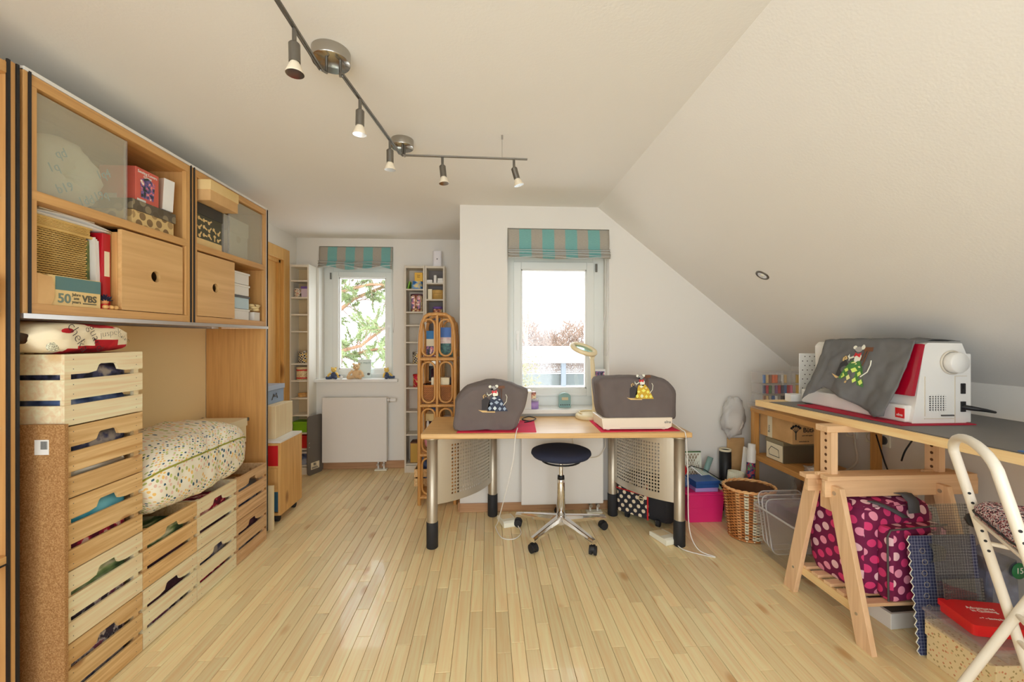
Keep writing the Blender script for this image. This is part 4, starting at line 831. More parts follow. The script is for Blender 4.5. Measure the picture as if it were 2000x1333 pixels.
t = thing('round_basket', 'small round woven basket with lid on the tower', 'basket', (-.495, YT-.01, 1.685)); put('core', G().lathe([(0, 0), (.056, 0), (.057, .055), (0, .055)], (-.495, YT-.01, 1.6855), 20), 'wicker_dark', t); g = G()
for j in range(9): g.tube([(-.495+.058*math.cos(a), YT-.01+.058*math.sin(a), 1.689+j*.0065) for a in [2*PI*k/24 for k in range(24)]], .0034, 4, closed=True)
put('weave', g, 'wicker_tan', t); g = G()
for j in range(8): g.tube([(-.495+(.061-.0075*max(0, j-3))*math.cos(a), YT-.01+(.061-.0075*max(0, j-3))*math.sin(a), 1.7495+min(j, 4)*.0065) for a in [2*PI*k/24 for k in range(24)]], .004, 4, closed=True)
put('lid', g.lathe([(0, .090), (.05, .090), (.058, .06), (0, .06)], (-.495, YT-.01, 1.6855), 20), 'wicker_tan', t)
tin('owl_tin', 'owl-faced tin with purple lid on the dark-backed tower', -.495, 1.53, .046, .085, 'tin_print', 'purple', .024, 'purple', y=YT-.02); tin('pink_tin', 'small pink tin behind the rattan top', -.48, 1.37, .04, .08, 'patch_floral', 'pink', .02, 'pink'); carton('grey_card_box', 'grey box on the dark-backed tower below the owl tin', 'box', (-.555, YT, 1.2105), (.07, .1, .09), 'patch_blue')
for i, (xx, z_, h_, mm) in enumerate(((-.52, 1.05, .1, 'silver_card'), (-.50, .89, .11, 'patch_plum'), (-.53, .73, .09, 'patch_dark'), (-.5, .57, .1, 'patch_blue'))): carton('tower_box', ['silver', 'plum', 'black speckled', 'blue speckled'][i]+' box on the dark-backed tower behind rattan', 'box', (xx, YT, z_+.0005), (.11, .11, h_), mm)
t = thing('wifi_router', 'white wireless router standing on the dark-backed tower', 'router', (-.50, YA-.1, 2.013)); put('housing', G().prism(rrect(-.542, -.456, YA-.125, YA-.06, .02), 2.0135, 2.165), plain('router_white', C(228, 226, 230, 1.1), .4), t, bevel=.006); put('status_light', G().cyl((-.499, YA-.126, 2.085), (-.499, YA-.1235, 2.085), .006), 'dark_grey', t)
# grey board beside the radiator
a = math.atan2(.17, .075)
t = thing('grey_board', 'dark grey rounded board leaning between the tower and radiator', 'board', M=T(-1.700, 3.965, 0, a, -.0)); put('panel', G().prism(rrect(0, .19, .0, .565, .035, 5), -.004, .004, M=Matrix(((1, 0, 0, 0), (0, 0, 1, 0), (0, 1, 0, 0), (0, 0, 0, 1)))), plain('board_grey', C(104, 98, 92, 1.15), .4), t, world=False)
put('sticker', G().box(.04, .14, -.0055, -.0042, .05, .115), 'cream_paper', t, world=False); put('sticker_print', G().box(.07, .085, -.0065, -.0056, .085, .11).box(.09, .10, -.0065, -.0056, .082, .107).box(.05, .125, -.0065, -.0056, .058, .064).box(.05, .115, -.0065, -.0056, .068, .073), 'dark_grey', t, world=False); put('rivet', G().cyl((.02, -.004, .27), (.02, -.007, .27), .004).cyl((.02, -.004, .31), (.02, -.007, .31), .004), 'steel', t, world=False)
# toys on the alcove sill
def bear(name, label, x, y, z, s, fur, cloth=None, cat='toy', yaw=0.):
    t = thing(name, label, cat, M=T(x, y, z, yaw) @ Matrix.Scale(s, 4)); g = G()
    put('body', g.ell((0, 0, .045), (.038, .032, .045), 14, 10), cloth or fur, t, world=False)
    put('head', G().ell((0, -.006, .115), (.033, .030, .030), 14, 10).ell((0, -.034, .106), (.015, .014, .012), 10, 8), fur, t, world=False)
    for sx in (-1, 1):
        put('ear', G().ell((sx*.026, .0, .141), (.011, .006, .011), 10, 6), fur, t, world=False); put('arm', G().tube([(sx*.032, -.005, .075), (sx*.056, -.02, .055), (sx*.066, -.03, .032)], [.014, .013, .012], 8).ell((sx*.067, -.031, .03), (.013, .013, .013), 8, 6), fur, t, world=False)
        put('leg', G().tube([(sx*.022, -.02, .02), (sx*.045, -.055, .016), (sx*.055, -.085, .018)], [.019, .016, .015], 8).ell((sx*.056, -.088, .022), (.015, .012, .019), 8, 6), cloth or fur, t, world=False)
        put('eye', G().ell((sx*.012, -.033, .121), (.0035, .003, .0035), 8, 6), 'black', t, world=False)
    put('nose', G().ell((0, -.048, .109), (.005, .004, .004), 8, 6), 'brown', t, world=False); return t
bear('bear_figurine', 'small yellow bear figurine in blue dungarees on the alcove sill', -1.535, YA-.005, .8985, .78, 'plush_yellow', 'denim', 'figurine'); bear('teddy_bear', 'beige teddy bear sitting in the middle of the alcove sill', -1.318, YA+.005, .8985, 1.04, 'plush_beige', None, 'teddy bear', .1); bear('bear_figurine', 'bent yellow bear figurine in denim at the right of the sill', -1.02, YA-.005, .8985, .74, 'plush_yellow', 'denim', 'figurine', .9)
t = thing('duckling', 'tiny cream chick figure beside the yellow bear', 'figurine', (-1.46, YA-.02, .898)); put('body', G().ell((-1.46, YA-.02, .915), (.018, .014, .0165), 12, 8), 'plush_white', t); put('head', G().ell((-1.474, YA-.024, .933), (.010, .010, .010), 10, 8), 'denim', t)
t = thing('greeting_card', 'pale standing card behind the teddy bear', 'card', M=T(-1.263, YA+.075, .8985, -.05, -.12)); put('card', G().box(-.068, .068, -.0015, .0015, 0, .19), plain('card_mint', C(210, 224, 222, 1.1), .7), t, world=False); letters('print', 'So mach', .035, 'sage', t, FY(0, -.0018, .145), world=False); put('bird_print', G().ell((.045, -.002, .04), (.016, .001, .012), 10, 6), 'dark_grey', t, world=False)
# ------------------------------------------------------------------ rattan shelf
t = thing('rattan_shelf', 'tall rattan shelf with arched loops beside the wall corner', 'shelf', (-.39, 3.4, 0))
xa, xb, xm, yf, yb_ = -.535, -.258, -.397, 3.235, 3.55; R_ = .0125
def post(x, y): return [(x, y, 0), (x, y, 1.15), (x+(.006 if x < xm else -.006), y, 1.33), (x+(.02 if x < xm else -.02), y, 1.42), (x+(.045 if x < xm else -.045), y, 1.473), (x+(.075 if x < xm else -.075), y, 1.49), (xm, y, 1.493)]
for y in (yf, yb_):
    for x in (xa, xb): put('post', G().tube(post(x, y), R_*1.15, 8), 'rattan', t)
    put('centre_post', G().tube([(xm, y, .05), (xm, y, 1.492)], R_*.9, 8), 'rattan', t)
levels = [.06, .39, .775, 1.140]
for z in levels:
    for y in (yf, yb_): put('rail', G().cyl((xa, y, z), (xb, y, z), R_, n=8), 'rattan', t)
    for x in (xa, xb): put('side_rail', G().cyl((x, yf, z), (x, yb_, z), R_, n=8), 'rattan', t)
    put('shelf_board', G().box(xa+.005, xb-.005, yf+.005, yb_-.005, z+.004, z+.014), 'rattan', t)
put('top_rail', G().cyl((xm, yf, 1.492), (xm, yb_, 1.492), R_, n=8).cyl((xa+.05, yf, 1.44), (xa+.05, yb_, 1.44), R_*.8, n=8).cyl((xb-.05, yf, 1.44), (xb-.05, yb_, 1.44), R_*.8, n=8), 'rattan', t)
def loop(x0, x1, z0, z1, y):
    r = (x1-x0)/2; cx = (x0+x1)/2; p = [(cx+r*math.cos(a), y, z1-r+r*math.sin(a)) for a in [PI*k/8 for k in range(9)]]+[(cx+r*math.cos(a), y, z0+r+r*math.sin(a)) for a in [PI+PI*k/8 for k in range(9)]]
    put('loop', G().tube(p, .0085, 6, closed=True), 'rattan', t)
for x0, x1 in ((xa+.022, xm-.018), (xm+.018, xb-.022)):
    for z0, z1 in ((1.165, 1.452), (.80, 1.118), (.415, .752), (.085, .367)):
        for y in (yf, yb_): loop(x0, x1, z0, z1, y)
for z0, z1 in ((.80, 1.118), (.415, .752), (.085, .367), (1.165, 1.43)):
    r = .12
    for xs_ in (xa, xb): put('side_loop', G().tube([(xs_, (yf+yb_)/2+r*math.cos(a), (z0+z1)/2+(z1-z0)/2*math.sin(a)) for a in [2*PI*k/20 for k in range(20)]], .008, 6, closed=True), 'rattan', t)
def printed_card(label, x0, x1, y, z0, z1, rows):
    t = thing('picture_book', label, 'book', ((x0+x1)/2, y, z0)); put('cover', G().box(x0, x1, y, y+.015, z0, z1), 'cream_paper', t)
    for a, b, mm in rows: put('print', G().box(x0, x1, y-.001, y, z0+(z1-z0)*a, z0+(z1-z0)*b), mm, t)
printed_card('blue landscape picture book on the top rattan shelf', -.398, -.285, 3.36, 1.1545, 1.392, ((0, .45, speckle('sea_print', [(.4, C(30, 70, 76)), (.6, C(70, 120, 110))], 40, .5)), (.45, .66, speckle('rose_print', [(.4, C(200, 170, 170)), (.6, C(226, 206, 196))], 30, .5)), (.66, 1, plain('sky_print', C(70, 116, 190, 1.1), .5))))
printed_card('small blue picture card beside the landscape book', -.505, -.440, 3.40, 1.1545, 1.365, ((0, .4, 'photo_print'), (.4, .68, 'cream_paper'), (.68, 1, plain('cyan_print', C(40, 120, 180, 1.1), .5))))
t = thing('wicker_tray', 'brown woven basket on the middle rattan shelf', 'basket', (-.397, 3.38, .79)); put('core', G().tray(-.52, -.273, 3.262, 3.51, .7895, .925, .008), 'wicker_dark', t); g = G()
weave_panel(g, lambda u, v, o: (-.522+.251*u, 3.260+o, .795+.128*v), 16, 16, .0034, .0042); weave_panel(g, lambda u, v, o: (-.524+o, 3.26+.25*u, .795+.128*v), 16, 16, .0034, .0042); put('weave', g, 'wicker_brown', t); put('rim', G().tube([(-.524, 3.258, .928), (-.269, 3.258, .928), (-.269, 3.514, .928), (-.524, 3.514, .928)], .007, 6, closed=True), 'wicker_brown', t)
carton('ridged_cream_box', 'small cream ridged box in the woven basket', 'box', (-.350, 3.32, .80), (.085, .07, .19), 'cream_plastic'); carton('cream_card_stack', 'cream cards standing in the woven basket', 'cards', (-.435, 3.33, .80), (.03, .08, .19), 'cream_paper')
lone('dark_cloth', 'crumpled navy and white cloth lying in the woven basket', 'cloth', G().ell((-.33, 3.43, .945), (.05, .05, .04), 14, 8, fn=lambda p: 1+.35*ns(p[0]*2, p[1]*2, p[2]*2+4)), 'patch_blue')
t = thing('plush_rabbit', 'white and pink plush behind the desk leg on the rattan shelf', 'toy', (-.46, 3.38, .405)); put('body', G().ell((-.46, 3.36, .47), (.055, .05, .066), 14, 10), 'pink', t); put('head', G().ell((-.465, 3.33, .555), (.04, .04, .042), 14, 10), 'plush_white', t); put('eye', G().ell((-.45, 3.292, .57), (.006, .005, .008), 8, 6), 'black', t); put('ear', G().ell((-.485, 3.35, .60), (.012, .01, .04), 8, 6), 'plush_white', t)
carton('craft_box', 'grey house-shaped craft box on the rattan shelf', 'box', (-.455, 3.45, .405), (.10, .12, .28), 'patch_plum', lidmat='kraft_light', lidh=.06); carton('label_box', 'dark box with white label on the rattan shelf', 'box', (-.32, 3.42, .405), (.09, .12, .25), 'patch_dark', lidmat='white_paper', lidh=.1)
# small wooden crate behind the rattan shelf
t = thing('small_crate', 'small wooden crate filled with boxes on the lowest rattan shelf', 'crate', (-.43, 3.44, .075))
for z in (.078, .155):
    put('slat', G().box(-.60, -.27, 3.425, 3.433, z, z+.065), 'crate_pine', t, bevel=.001); put('slat', G().box(-.60, -.27, 3.60, 3.608, z, z+.065), 'crate_pine', t, bevel=.001); put('slat', G().box(-.608, -.60, 3.425, 3.608, z, z+.065), 'crate_pine', t, bevel=.001); put('slat', G().box(-.27, -.262, 3.425, 3.608, z, z+.065), 'crate_pine', t, bevel=.001)
put('bottom', G().box(-.60, -.27, 3.433, 3.60, .0745, .08), 'crate_pine', t)
carton('navy_box', 'navy printed box standing in the small crate', 'box', (-.53, 3.51, .081), (.09, .12, .2), 'patch_blue'); carton('silver_box', 'black and silver box standing in the small crate', 'box', (-.43, 3.51, .081), (.09, .12, .25), 'patch_dark', lidmat='silver_card', lidh=.05)
# ------------------------------------------------------------------ desk
DZt = .72; DM = T(.437, 2.80, 0, -.035)
desk = thing('desk', 'wooden desk with champagne metal legs and perforated side panels', 'desk', M=DM)
put('desktop', G().box(-.835, .835, -.315, .245, DZt-.032, DZt), 'desk_wood', desk, bevel=.006, world=False)
legs = [(-.775, -.25), (.775, -.262), (-.41, .20), (.475, .19)]
for i, (x, y) in enumerate(legs):
    l = put('leg', G().lathe([(.033, .15), (.033, DZt-.045), (0, DZt-.045)], (x, y, 0), 24), 'champagne_metal', desk, world=False)
    put('foot', G().lathe([(0, 0), (.033, 0), (.036, .004), (.036, .158), (.034, .162), (0, .162)], (x, y, 0), 24), 'black_rubber', l, world=False); put('mount', G().lathe([(0, 0), (.045, 0), (.045, .012), (0, .012)], (x, y, DZt-.045), 20), 'champagne_metal', l, world=False)
def perf(p, q, bulge):
    p, q = Vector((*p, 0)), Vector((*q, 0)); d = (q-p); nn = Vector((-d.y, d.x, 0)).normalized()*bulge
    a, b = .05, .95
    def f(u, v):
        k = a+(b-a)*u; w = p+d*k+nn*4*k*(1-k); sag = .0
        return (w.x, w.y, .262+(.672-.262)*v)
    g = G(); nu, nv = 19, 15; u0, u1, v0, v1 = .16, .90, .10, .90
    for off in (0, .0025):
        ff = (lambda u, v, o=off: tuple(Vector(f(u, v))+nn.normalized()*o))
        for i in range(nu):
            for j in range(nv):
                du, dv = (u1-u0)/nu, (v1-v0)/nv; g.holed(ff, u0+i*du, u0+(i+1)*du, v0+j*dv, v0+(j+1)*dv, u0+(i+.5)*du, v0+(j+.5)*dv, du*.33, 8, dv*.33)
        for (ua, ub, va, vb, n_) in ((0, u0, 0, 1, 4), (u1, 1, 0, 1, 4), (u0, u1, 0, v0, nu), (u0, u1, v1, 1, nu)):
            for i in range(n_): g.add([ff(ua+(ub-ua)*i/n_, va), ff(ua+(ub-ua)*(i+1)/n_, va), ff(ua+(ub-ua)*(i+1)/n_, vb), ff(ua+(ub-ua)*i/n_, vb)], [(0, 1, 2, 3)], sm=True)
    put('perforated_panel', g, 'perforated_metal', desk, world=False)
perf(legs[0], legs[2], -.075); perf(legs[1], legs[3], .075)
put('support_beam', G().box(-.40, .46, .16, .20, DZt-.075, DZt-.032), 'satin_steel', desk, world=False); put('support_beam', G().box(-.70, .70, -.10, -.06, DZt-.06, DZt-.032), 'satin_steel', desk, world=False)
lone('pink_desk_mat', 'pink felt mat under the sewing machine at the left of the desk', 'mat', G().prism([(-.193, 2.535), (.300, 2.523), (.325, 2.89), (-.16, 2.89)], DZt, DZt+.003), 'pink_mat'); lone('pink_desk_mat', 'pink felt mat under the sewing machine at the right of the desk', 'mat', G().prism([(.700, 2.50), (1.205, 2.505), (1.20, 2.86), (.715, 2.86)], DZt, DZt+.003), 'pink_mat')
def covered(name, label, outline, y0, y1, mat, seed, rd=.035, wr=.008):
    P = [Vector((a, b)) for a, b in outline]; out = []; n_ = len(P)
    for i in range(n_):
        a, b = P[i], P[(i+1) % n_]; k = max(1, int((b-a).length/.02))
        for j in range(k): out.append(a.lerp(b, j/k))
    for _ in range(1): out = [(out[i-1]+out[i]*2+out[(i+1) % len(out)])/4 for i in range(len(out))]
    c = sum(out, Vector((0, 0)))/len(out); rings = []; steps = [(0, .86), (.10, .945), (.28, .985), (.6, 1.), (1.4, 1.), (2.2, 1.), (3.0, 1.), (3.4, 1.), (3.72, .985), (3.9, .945), (4, .86)]
    z0 = min(p.y for p in out)
    for s_, k in steps:
        y = y0+(y1-y0)*s_/4; ring = []
        for p in out:
            q = c+(p-c)*k; 
            if p.y < z0+.02: q.y = p.y+(q.y-p.y)*.1
            w = wr*ns(q.x*7, y*7+seed, q.y*7)+wr*.5*ns(q.x*18, y*18, q.y*18+seed); d = (q-c).normalized()
            ring.append((q.x+d.x*w, y+w*.8, max(z0, q.y+d.y*w)))
        rings.append(ring)
    t = thing(name, label, 'sewing machine', (c.x, (y0+y1)/2, z0)); 
    return t, rings, c
def ring_faces(rings):
    g = G().loft(rings, cap=False)
    for r, flip in ((rings[0], 1), (rings[-1], 0)):
        n_ = len(r); c = tuple(sum(p[k] for p in r)/n_ for k in range(3)); mid = [tuple(c[k]+(p[k]-c[k])*.6 for k in range(3)) for p in r]
        g.add(list(r)+mid+[c], [((i, (i+1) % n_, n_+(i+1) % n_, n_+i) if not flip else (n_+i, n_+(i+1) % n_, (i+1) % n_, i)) for i in range(n_)]+[((n_+i, n_+(i+1) % n_, 2*n_) if not flip else (2*n_, n_+(i+1) % n_, n_+i)) for i in range(n_)], sm=True)
    return g
def embroidery(parent, to3, s, quilt, world=True):
    """a mouse seated in a rocking chair under a patchwork quilt, thread on cloth; to3 maps sheet (x,y) to space"""
    def patch(name, poly, mat): put(name, G().add([to3(x*s, y*s, .0) for x, y in poly], [tuple(range(len(poly)))]), mat, parent, world=world)
    def line(name, pts, r, mat): put(name, G().tube([to3(x*s, y*s, .0006) for x, y in pts], r*s, 5), mat, parent, world=world)
    def oval(x, y, a, b, n_=12): return [(x+a*math.cos(2*PI*i/n_), y+b*math.sin(2*PI*i/n_)) for i in range(n_)]
    tan, brn, crm, dk = plain('thread_tan', C(206, 176, 120), .7), 'brown', plain('thread_cream', C(226, 220, 204), .7), plain('thread_dark', C(58, 56, 58), .8)
    patch('rug', [(-.98, -.62), (-.7, -.78), (.1, -.80), (.1, -.70), (-.75, -.66)], tan)
    patch('sewing_box', [(-.75, -.62), (-.25, -.62), (-.22, .0), (-.5, .22), (-.75, .0)], dk); line('scroll', [(-.62, .12), (-.66, .26), (-.55, .36), (-.46, .28), (-.54, .22)], .035, tan)
    patch('chair_back', [(.28, .72), (.72, .74), (.70, .92), (.30, .90)], brn); line('chair_rod', [(.40, .74), (.36, .3)], .022, brn); line('chair_rod', [(.52, .74), (.50, .1)], .022, brn); line('tail', [(.62, -.35), (.82, -.1), (.86, .2), (.78, .36)], .022, crm)
    rq = random.Random(7); cells = [((-.15, -.0), (.25, .25)), ((.0, -.3), (.4, .0)), ((.25, -.05), (.5, .1)), ((-.3, -.35), (.02, -.1)), ((.35, -.4), (.65, -.1)), ((-.4, -.7), (-.08, -.35)), ((-.08, -.7), (.25, -.35)), ((.25, -.72), (.55, -.4)), ((.55, -.72), (.86, -.4))]
    patch('quilt', [(-.42, -.72), (.92, -.72), (.55, .0), (.3, .28), (-.15, .22), (-.3, -.2)], quilt[0])
    for (a, b) in cells:
        k = rq.choice(quilt[1:]); cx, cy = (a[0]+b[0])/2, (a[1]+b[1])/2; put('quilt_patch', G().add([to3(p[0]*s, p[1]*s, .0008) for p in ((a[0]+.04, cy), (cx, a[1]+.03), (b[0]-.04, cy), (cx, b[1]-.03))], [(0, 1, 2, 3)]), k, parent, world=world)
    patch('mouse_chest', oval(.12, .38, .17, .22), crm); put('bow', G().add([to3(p[0]*s, p[1]*s, .001) for p in ((-.10, .62), (.06, .56), (.22, .66), (.20, .42), (.04, .48), (-.12, .40))], [(0, 1, 4, 5), (1, 2, 3, 4)]), 'red', parent, world=world)
    patch('mouse_head', oval(.0, .78, .20, .13), plain('thread_grey', C(150, 148, 146), .8)); patch('mouse_ear', oval(-.22, .86, .10, .09, 10), crm); patch('mouse_ear', oval(.2, .88, .11, .10, 10), crm); patch('mouse_snout', oval(-.1, .70, .09, .06, 8), dk)
    line('mouse_arm', [(-.1, .42), (-.3, .30), (-.42, .40)], .04, crm); line('needle', [(-.42, .5), (-.3, .2)], .012, crm)
tA, rA, cA = covered('covered_sewing_machine', 'sewing machine hidden under a grey cloth cover with dark quilt embroidery', [(-.222, DZt+.004), (-.212, .858), (-.206, .919), (-.154, .973), (-.112, .998), (-.01, 1.017), (.087, 1.028), (.152, 1.012), (.262, .976), (.250, .886), (.228, .815), (.178, DZt+.004)], 2.575, 2.80, None, 1., wr=.016)
put('cloth_cover', ring_faces(rA), 'grey_cloth', tA); put('hem', G().tube([(p[0], p[1]-.001, p[2]) for p in rA[3] if p[0] > .19 and p[2] < .97], .0022, 5), 'offwhite', tA)
embroidery(tA, lambda x, y, o: (.035+x, 2.5685-o, .915+y), .098, [plain('quilt_navy', C(50, 58, 78), .8), plain('quilt_sky', C(150, 166, 184), .8), plain('quilt_ice', C(196, 206, 210), .8)])
tB, rB, cB = covered('covered_sewing_machine', 'cream sewing machine under a grey cover with yellow quilt embroidery', [(.733, .792), (.717, .854), (.706, .951), (.694, 1.028), (.707, 1.045), (.733, 1.053), (1.114, 1.053), (1.158, 1.029), (1.207, .966), (1.205, .783)], 2.545, 2.77, None, 7., wr=.005)
put('cloth_cover', ring_faces(rB), 'grey_cloth', tB); put('machine_base', G().prism([(.722, DZt+.012), (1.135, DZt+.010), (1.160, DZt+.022), (1.166, .80), (.712, .80)], -2.76, -2.53, M=Matrix(((1, 0, 0, 0), (0, 0, -1, 0), (0, 1, 0, 0), (0, 0, 0, 1)))), plain('machine_cream', C(236, 224, 204, 1.1), .35), tB, bevel=.006)
for xx in (.76, 1.12):
    for yy in (2.56, 2.73): put('rubber_foot', G().cyl((xx, yy, DZt+.003), (xx, yy, DZt+.014), .012), 'offwhite', tB)
put('accessory_slot', G().box(.83, 1.12, 2.5285, 2.532, DZt+.016, DZt+.020), 'grey_shelf', tB); letters('maker_name', 'elna', .026, 'dark_grey', tB, FY(1.135, 2.529, DZt+.045))
embroidery(tB, lambda x, y, o: (.965+x, 2.5400-o, .985+y), .092, [plain('quilt_gold', C(196, 160, 50), .8), plain('quilt_lemon', C(240, 216, 110), .8), plain('quilt_cream', C(240, 230, 180), .8)])
# cords and pedals
def cord(label, pts, r, mat, name='power_cord'): 
    P = [Vector(p) for p in pts]; out = []
    for i in range(len(P)-1):
        p0, p1, p2, p3 = P[max(i-1, 0)], P[i], P[i+1], P[min(i+2, len(P)-1)]
        for k in range(6):
            t_ = k/6; out.append(.5*((2*p1)+(-p0+p2)*t_+(2*p0-5*p1+4*p2-p3)*t_*t_+(-p0+3*p1-3*p2+p3)*t_**3))
    out.append(P[-1]); return lone(name, label, 'cord', G().tube(out, r, 6), mat)
cord('white cable hanging over the desk front to the pedal at the left', [(.185, 2.56, DZt+.02), (.172, 2.488, DZt+.008), (.164, 2.470, DZt-.03), (.15, 2.47, .55), (.10, 2.55, .30), (.065, 2.72, .08), (.052, 2.80, .012), (.09, 2.66, .006), (.17, 2.64, .006), (.22, 2.72, .006), (.206, 2.79, .02)], .0032, 'white_plastic')
cord('white cable running down the desk leg to the pedal at the right', [(1.175, 2.56, .765), (1.20, 2.475, .735), (1.212, 2.445, .70), (1.222, 2.44, .45), (1.225, 2.43, .15), (1.265, 2.40, .03), (1.345, 2.355, .005), (1.30, 2.37, .005), (1.2, 2.44, .006), (1.178, 2.505, .012)], .0032, 'white_plastic')
def pedal(label, x, y, rz):
    t = thing('foot_pedal', label, 'pedal', M=T(x, y, 0, rz), group='foot pedals'); put('body', G().prism([(-.08, .004), (.08, .004), (.08, .03), (-.06, .042), (-.08, .034)], -.05, .05, M=Matrix(((0, 0, 1, 0), (1, 0, 0, 0), (0, 1, 0, 0), (0, 0, 0, 1)))), 'offwhite', t, bevel=.006, world=False); put('tread', G().box(-.042, .042, -.05, .07, .033, .037, M=Matrix.Rotation(-.07, 4, 'X')), 'cream_plastic', t, bevel=.002, world=False); put('base_pad', G().box(-.045, .045, -.072, .072, 0, .005), 'grey_shelf', t, world=False)
pedal('cream foot pedal on the floor left of the stool', .135, 2.885, .28); pedal('cream foot pedal on the floor beside the right desk leg', 1.135, 2.585, .30)
cord('dark cable looped behind the covered machine at the left of the desk', [(.25, 2.80, DZt+.006), (.31, 2.84, DZt+.01), (.34, 2.90, DZt+.012), (.29, 2.93, DZt+.02), (.24, 2.87, DZt+.012), (.30, 2.83, DZt+.006)], .004, 'black'); cord('black cable hanging under the left side of the desk', [(-.02, 2.9, .66), (.08, 3.0, .60), (.16, 3.01, .60), (.24, 2.98, .66)], .004, 'black'); cord('grey cable looping on the wall under the right side of the desk', [(.62, 2.975, .64), (.625, 2.97, .52), (.68, 2.97, .44), (.80, 2.97, .43), (.86, 2.97, .50), (.87, 3.0, .56)], .003, 'grey_shelf')
# magnifier lamp
t = thing('magnifier_lamp', 'cream magnifying lamp with ring head standing on the desk', 'lamp', (.742, 2.955, DZt))
put('base', G().lathe([(0, 0), (.10, 0), (.104, .006), (.104, .022), (.095, .032), (.06, .038), (0, .040)], (.742, 2.955, DZt), 32), 'cream_plastic', t); put('tray_rim', G().tube([(.742+.075*math.cos(a), 2.955+.075*math.sin(a), DZt+.042) for a in [PI*k/12-.3 for k in range(16)]], .006, 6), 'cream_plastic', t)
put('arm', G().tube([(.79, 2.965, DZt+.035), (.785, 2.965, DZt+.06), (.775, 2.965, .95), (.765, 2.96, 1.10), (.758, 2.95, 1.155)], [.022, .019, .018, .017, .015], 12), 'cream_plastic', t); put('arm_socket', G().cyl((.79, 2.965, DZt+.03), (.788, 2.965, DZt+.075), .028, .024), 'cream_plastic', t); put('joint', G().cyl((.758, 2.93, 1.165), (.758, 2.97, 1.165), .016).tube([(.758, 2.95, 1.16), (.756, 2.93, 1.20)], .017, 10), 'cream_plastic', t)
HM = T(.685, 2.90, 1.225, .2, .42, .22); hd = put('head_ring', G().lathe([(.070, -.012), (.098, -.014), (.104, 0), (.098, .014), (.070, .012), (.070, -.012)], n=32, M=HM, sx=1.0, sy=.86), 'cream_plastic', t, world=True); put('lens', G().lathe([(0, -.004), (.07, -.003), (.07, .003), (0, .004)], n=32, M=HM, sy=.86), 'lens_glass', hd)
# things on the desk window sill
t = thing('desk_clock', 'sage green arched clock on the desk window sill', 'clock', (.59, 3.13, .77)); a = [(.545, .7705), (.635, .7705), (.635, .855)]+[(.59+.045*math.cos(k*PI/10), .855+.028*math.sin(k*PI/10)) for k in range(1, 10)]+[(.545, .855)]
put('case', G().prism(a, -3.15, -3.115, M=Matrix(((1, 0, 0, 0), (0, 0, -1, 0), (0, 1, 0, 0), (0, 0, 0, 1)))), 'sage', t, bevel=.004); put('display', G().box(.565, .615, 3.112, 3.116, .828, .850), plain('display_tan', C(176, 164, 130), .5), t)
for k in range(5): put('button', G().cyl((.558+.016*k, 3.110, .792), (.558+.016*k, 3.117, .792), .0042, n=10), 'black', t)
tin('lilac_jar', 'lilac plastic jar with clear lid on the desk window sill', .345, .770, .040, .075, 'lilac_plastic', 'white_plastic', .022, 'clear_lid', y=3.10, cat='jar'); carton('speckled_box', 'small brown speckled box on the lilac jar', 'box', (.332, 3.10, .8462), (.06, .05, .05), 'tin_print'); carton('paper_stack', 'stack of white papers behind the covered machine', 'papers', (.27, 3.12, .7705), (.11, .12, .135), 'white_paper', lidmat='silver_card', lidh=.012)
t = thing('photo_frame', 'white framed flower photo leaning in the desk window', 'picture', M=T(.872, 3.175, .7705, -.15, -.1)); put('frame', G().box(-.05, .05, -.006, .006, 0, .285).box(-.06, .06, -.004, .004, .13, .29), 'white_lacquer', t, world=False); put('photo', G().box(-.045, .045, -.0075, -.006, .14, .272), 'photo_print', t, world=False)
# stool
SX, SY = .505, 2.70
st = thing('swivel_stool', 'swivel stool with navy round seat and chrome star base', 'stool', (SX, SY, 0)); SXs, SYs = SX-.02, SY
put('seat', G().lathe([(0, .508), (.12, .510), (.185, .522), (.199, .540), (.195, .556), (.17, .566), (.10, .571), (0, .572)], (SXs, SYs, 0), 36), 'navy_fabric', st); put('seat_pan', G().lathe([(0, .490), (.06, .492), (.11, .508), (0, .509)], (SXs, SYs, 0), 24), 'black', st)
put('height_ring', G().tube([(SXs+.125*math.cos(a), SYs+.125*math.sin(a), .492) for a in [2*PI*k/28 for k in range(28)]], .006, 6, closed=True).tube([(SXs-.125, SYs, .492), (SXs+.125, SYs, .492)], .005, 6), 'black', st)
put('piston', G().cyl((SXs, SYs, .36), (SXs, SYs, .495), .013), 'chrome', st); put('column', G().lathe([(0, .09), (.028, .09), (.026, .36), (.022, .372), (0, .372)], (SXs, SYs, 0), 24), 'chrome', st); put('collar', G().lathe([(0, .366), (.024, .366), (.022, .39), (0, .39)], (SXs, SYs, 0), 20), 'black', st); put('hub', G().lathe([(0, .075), (.04, .078), (.046, .10), (.036, .125), (.028, .13), (0, .13)], (SXs, SYs, 0), 24), 'chrome', st)
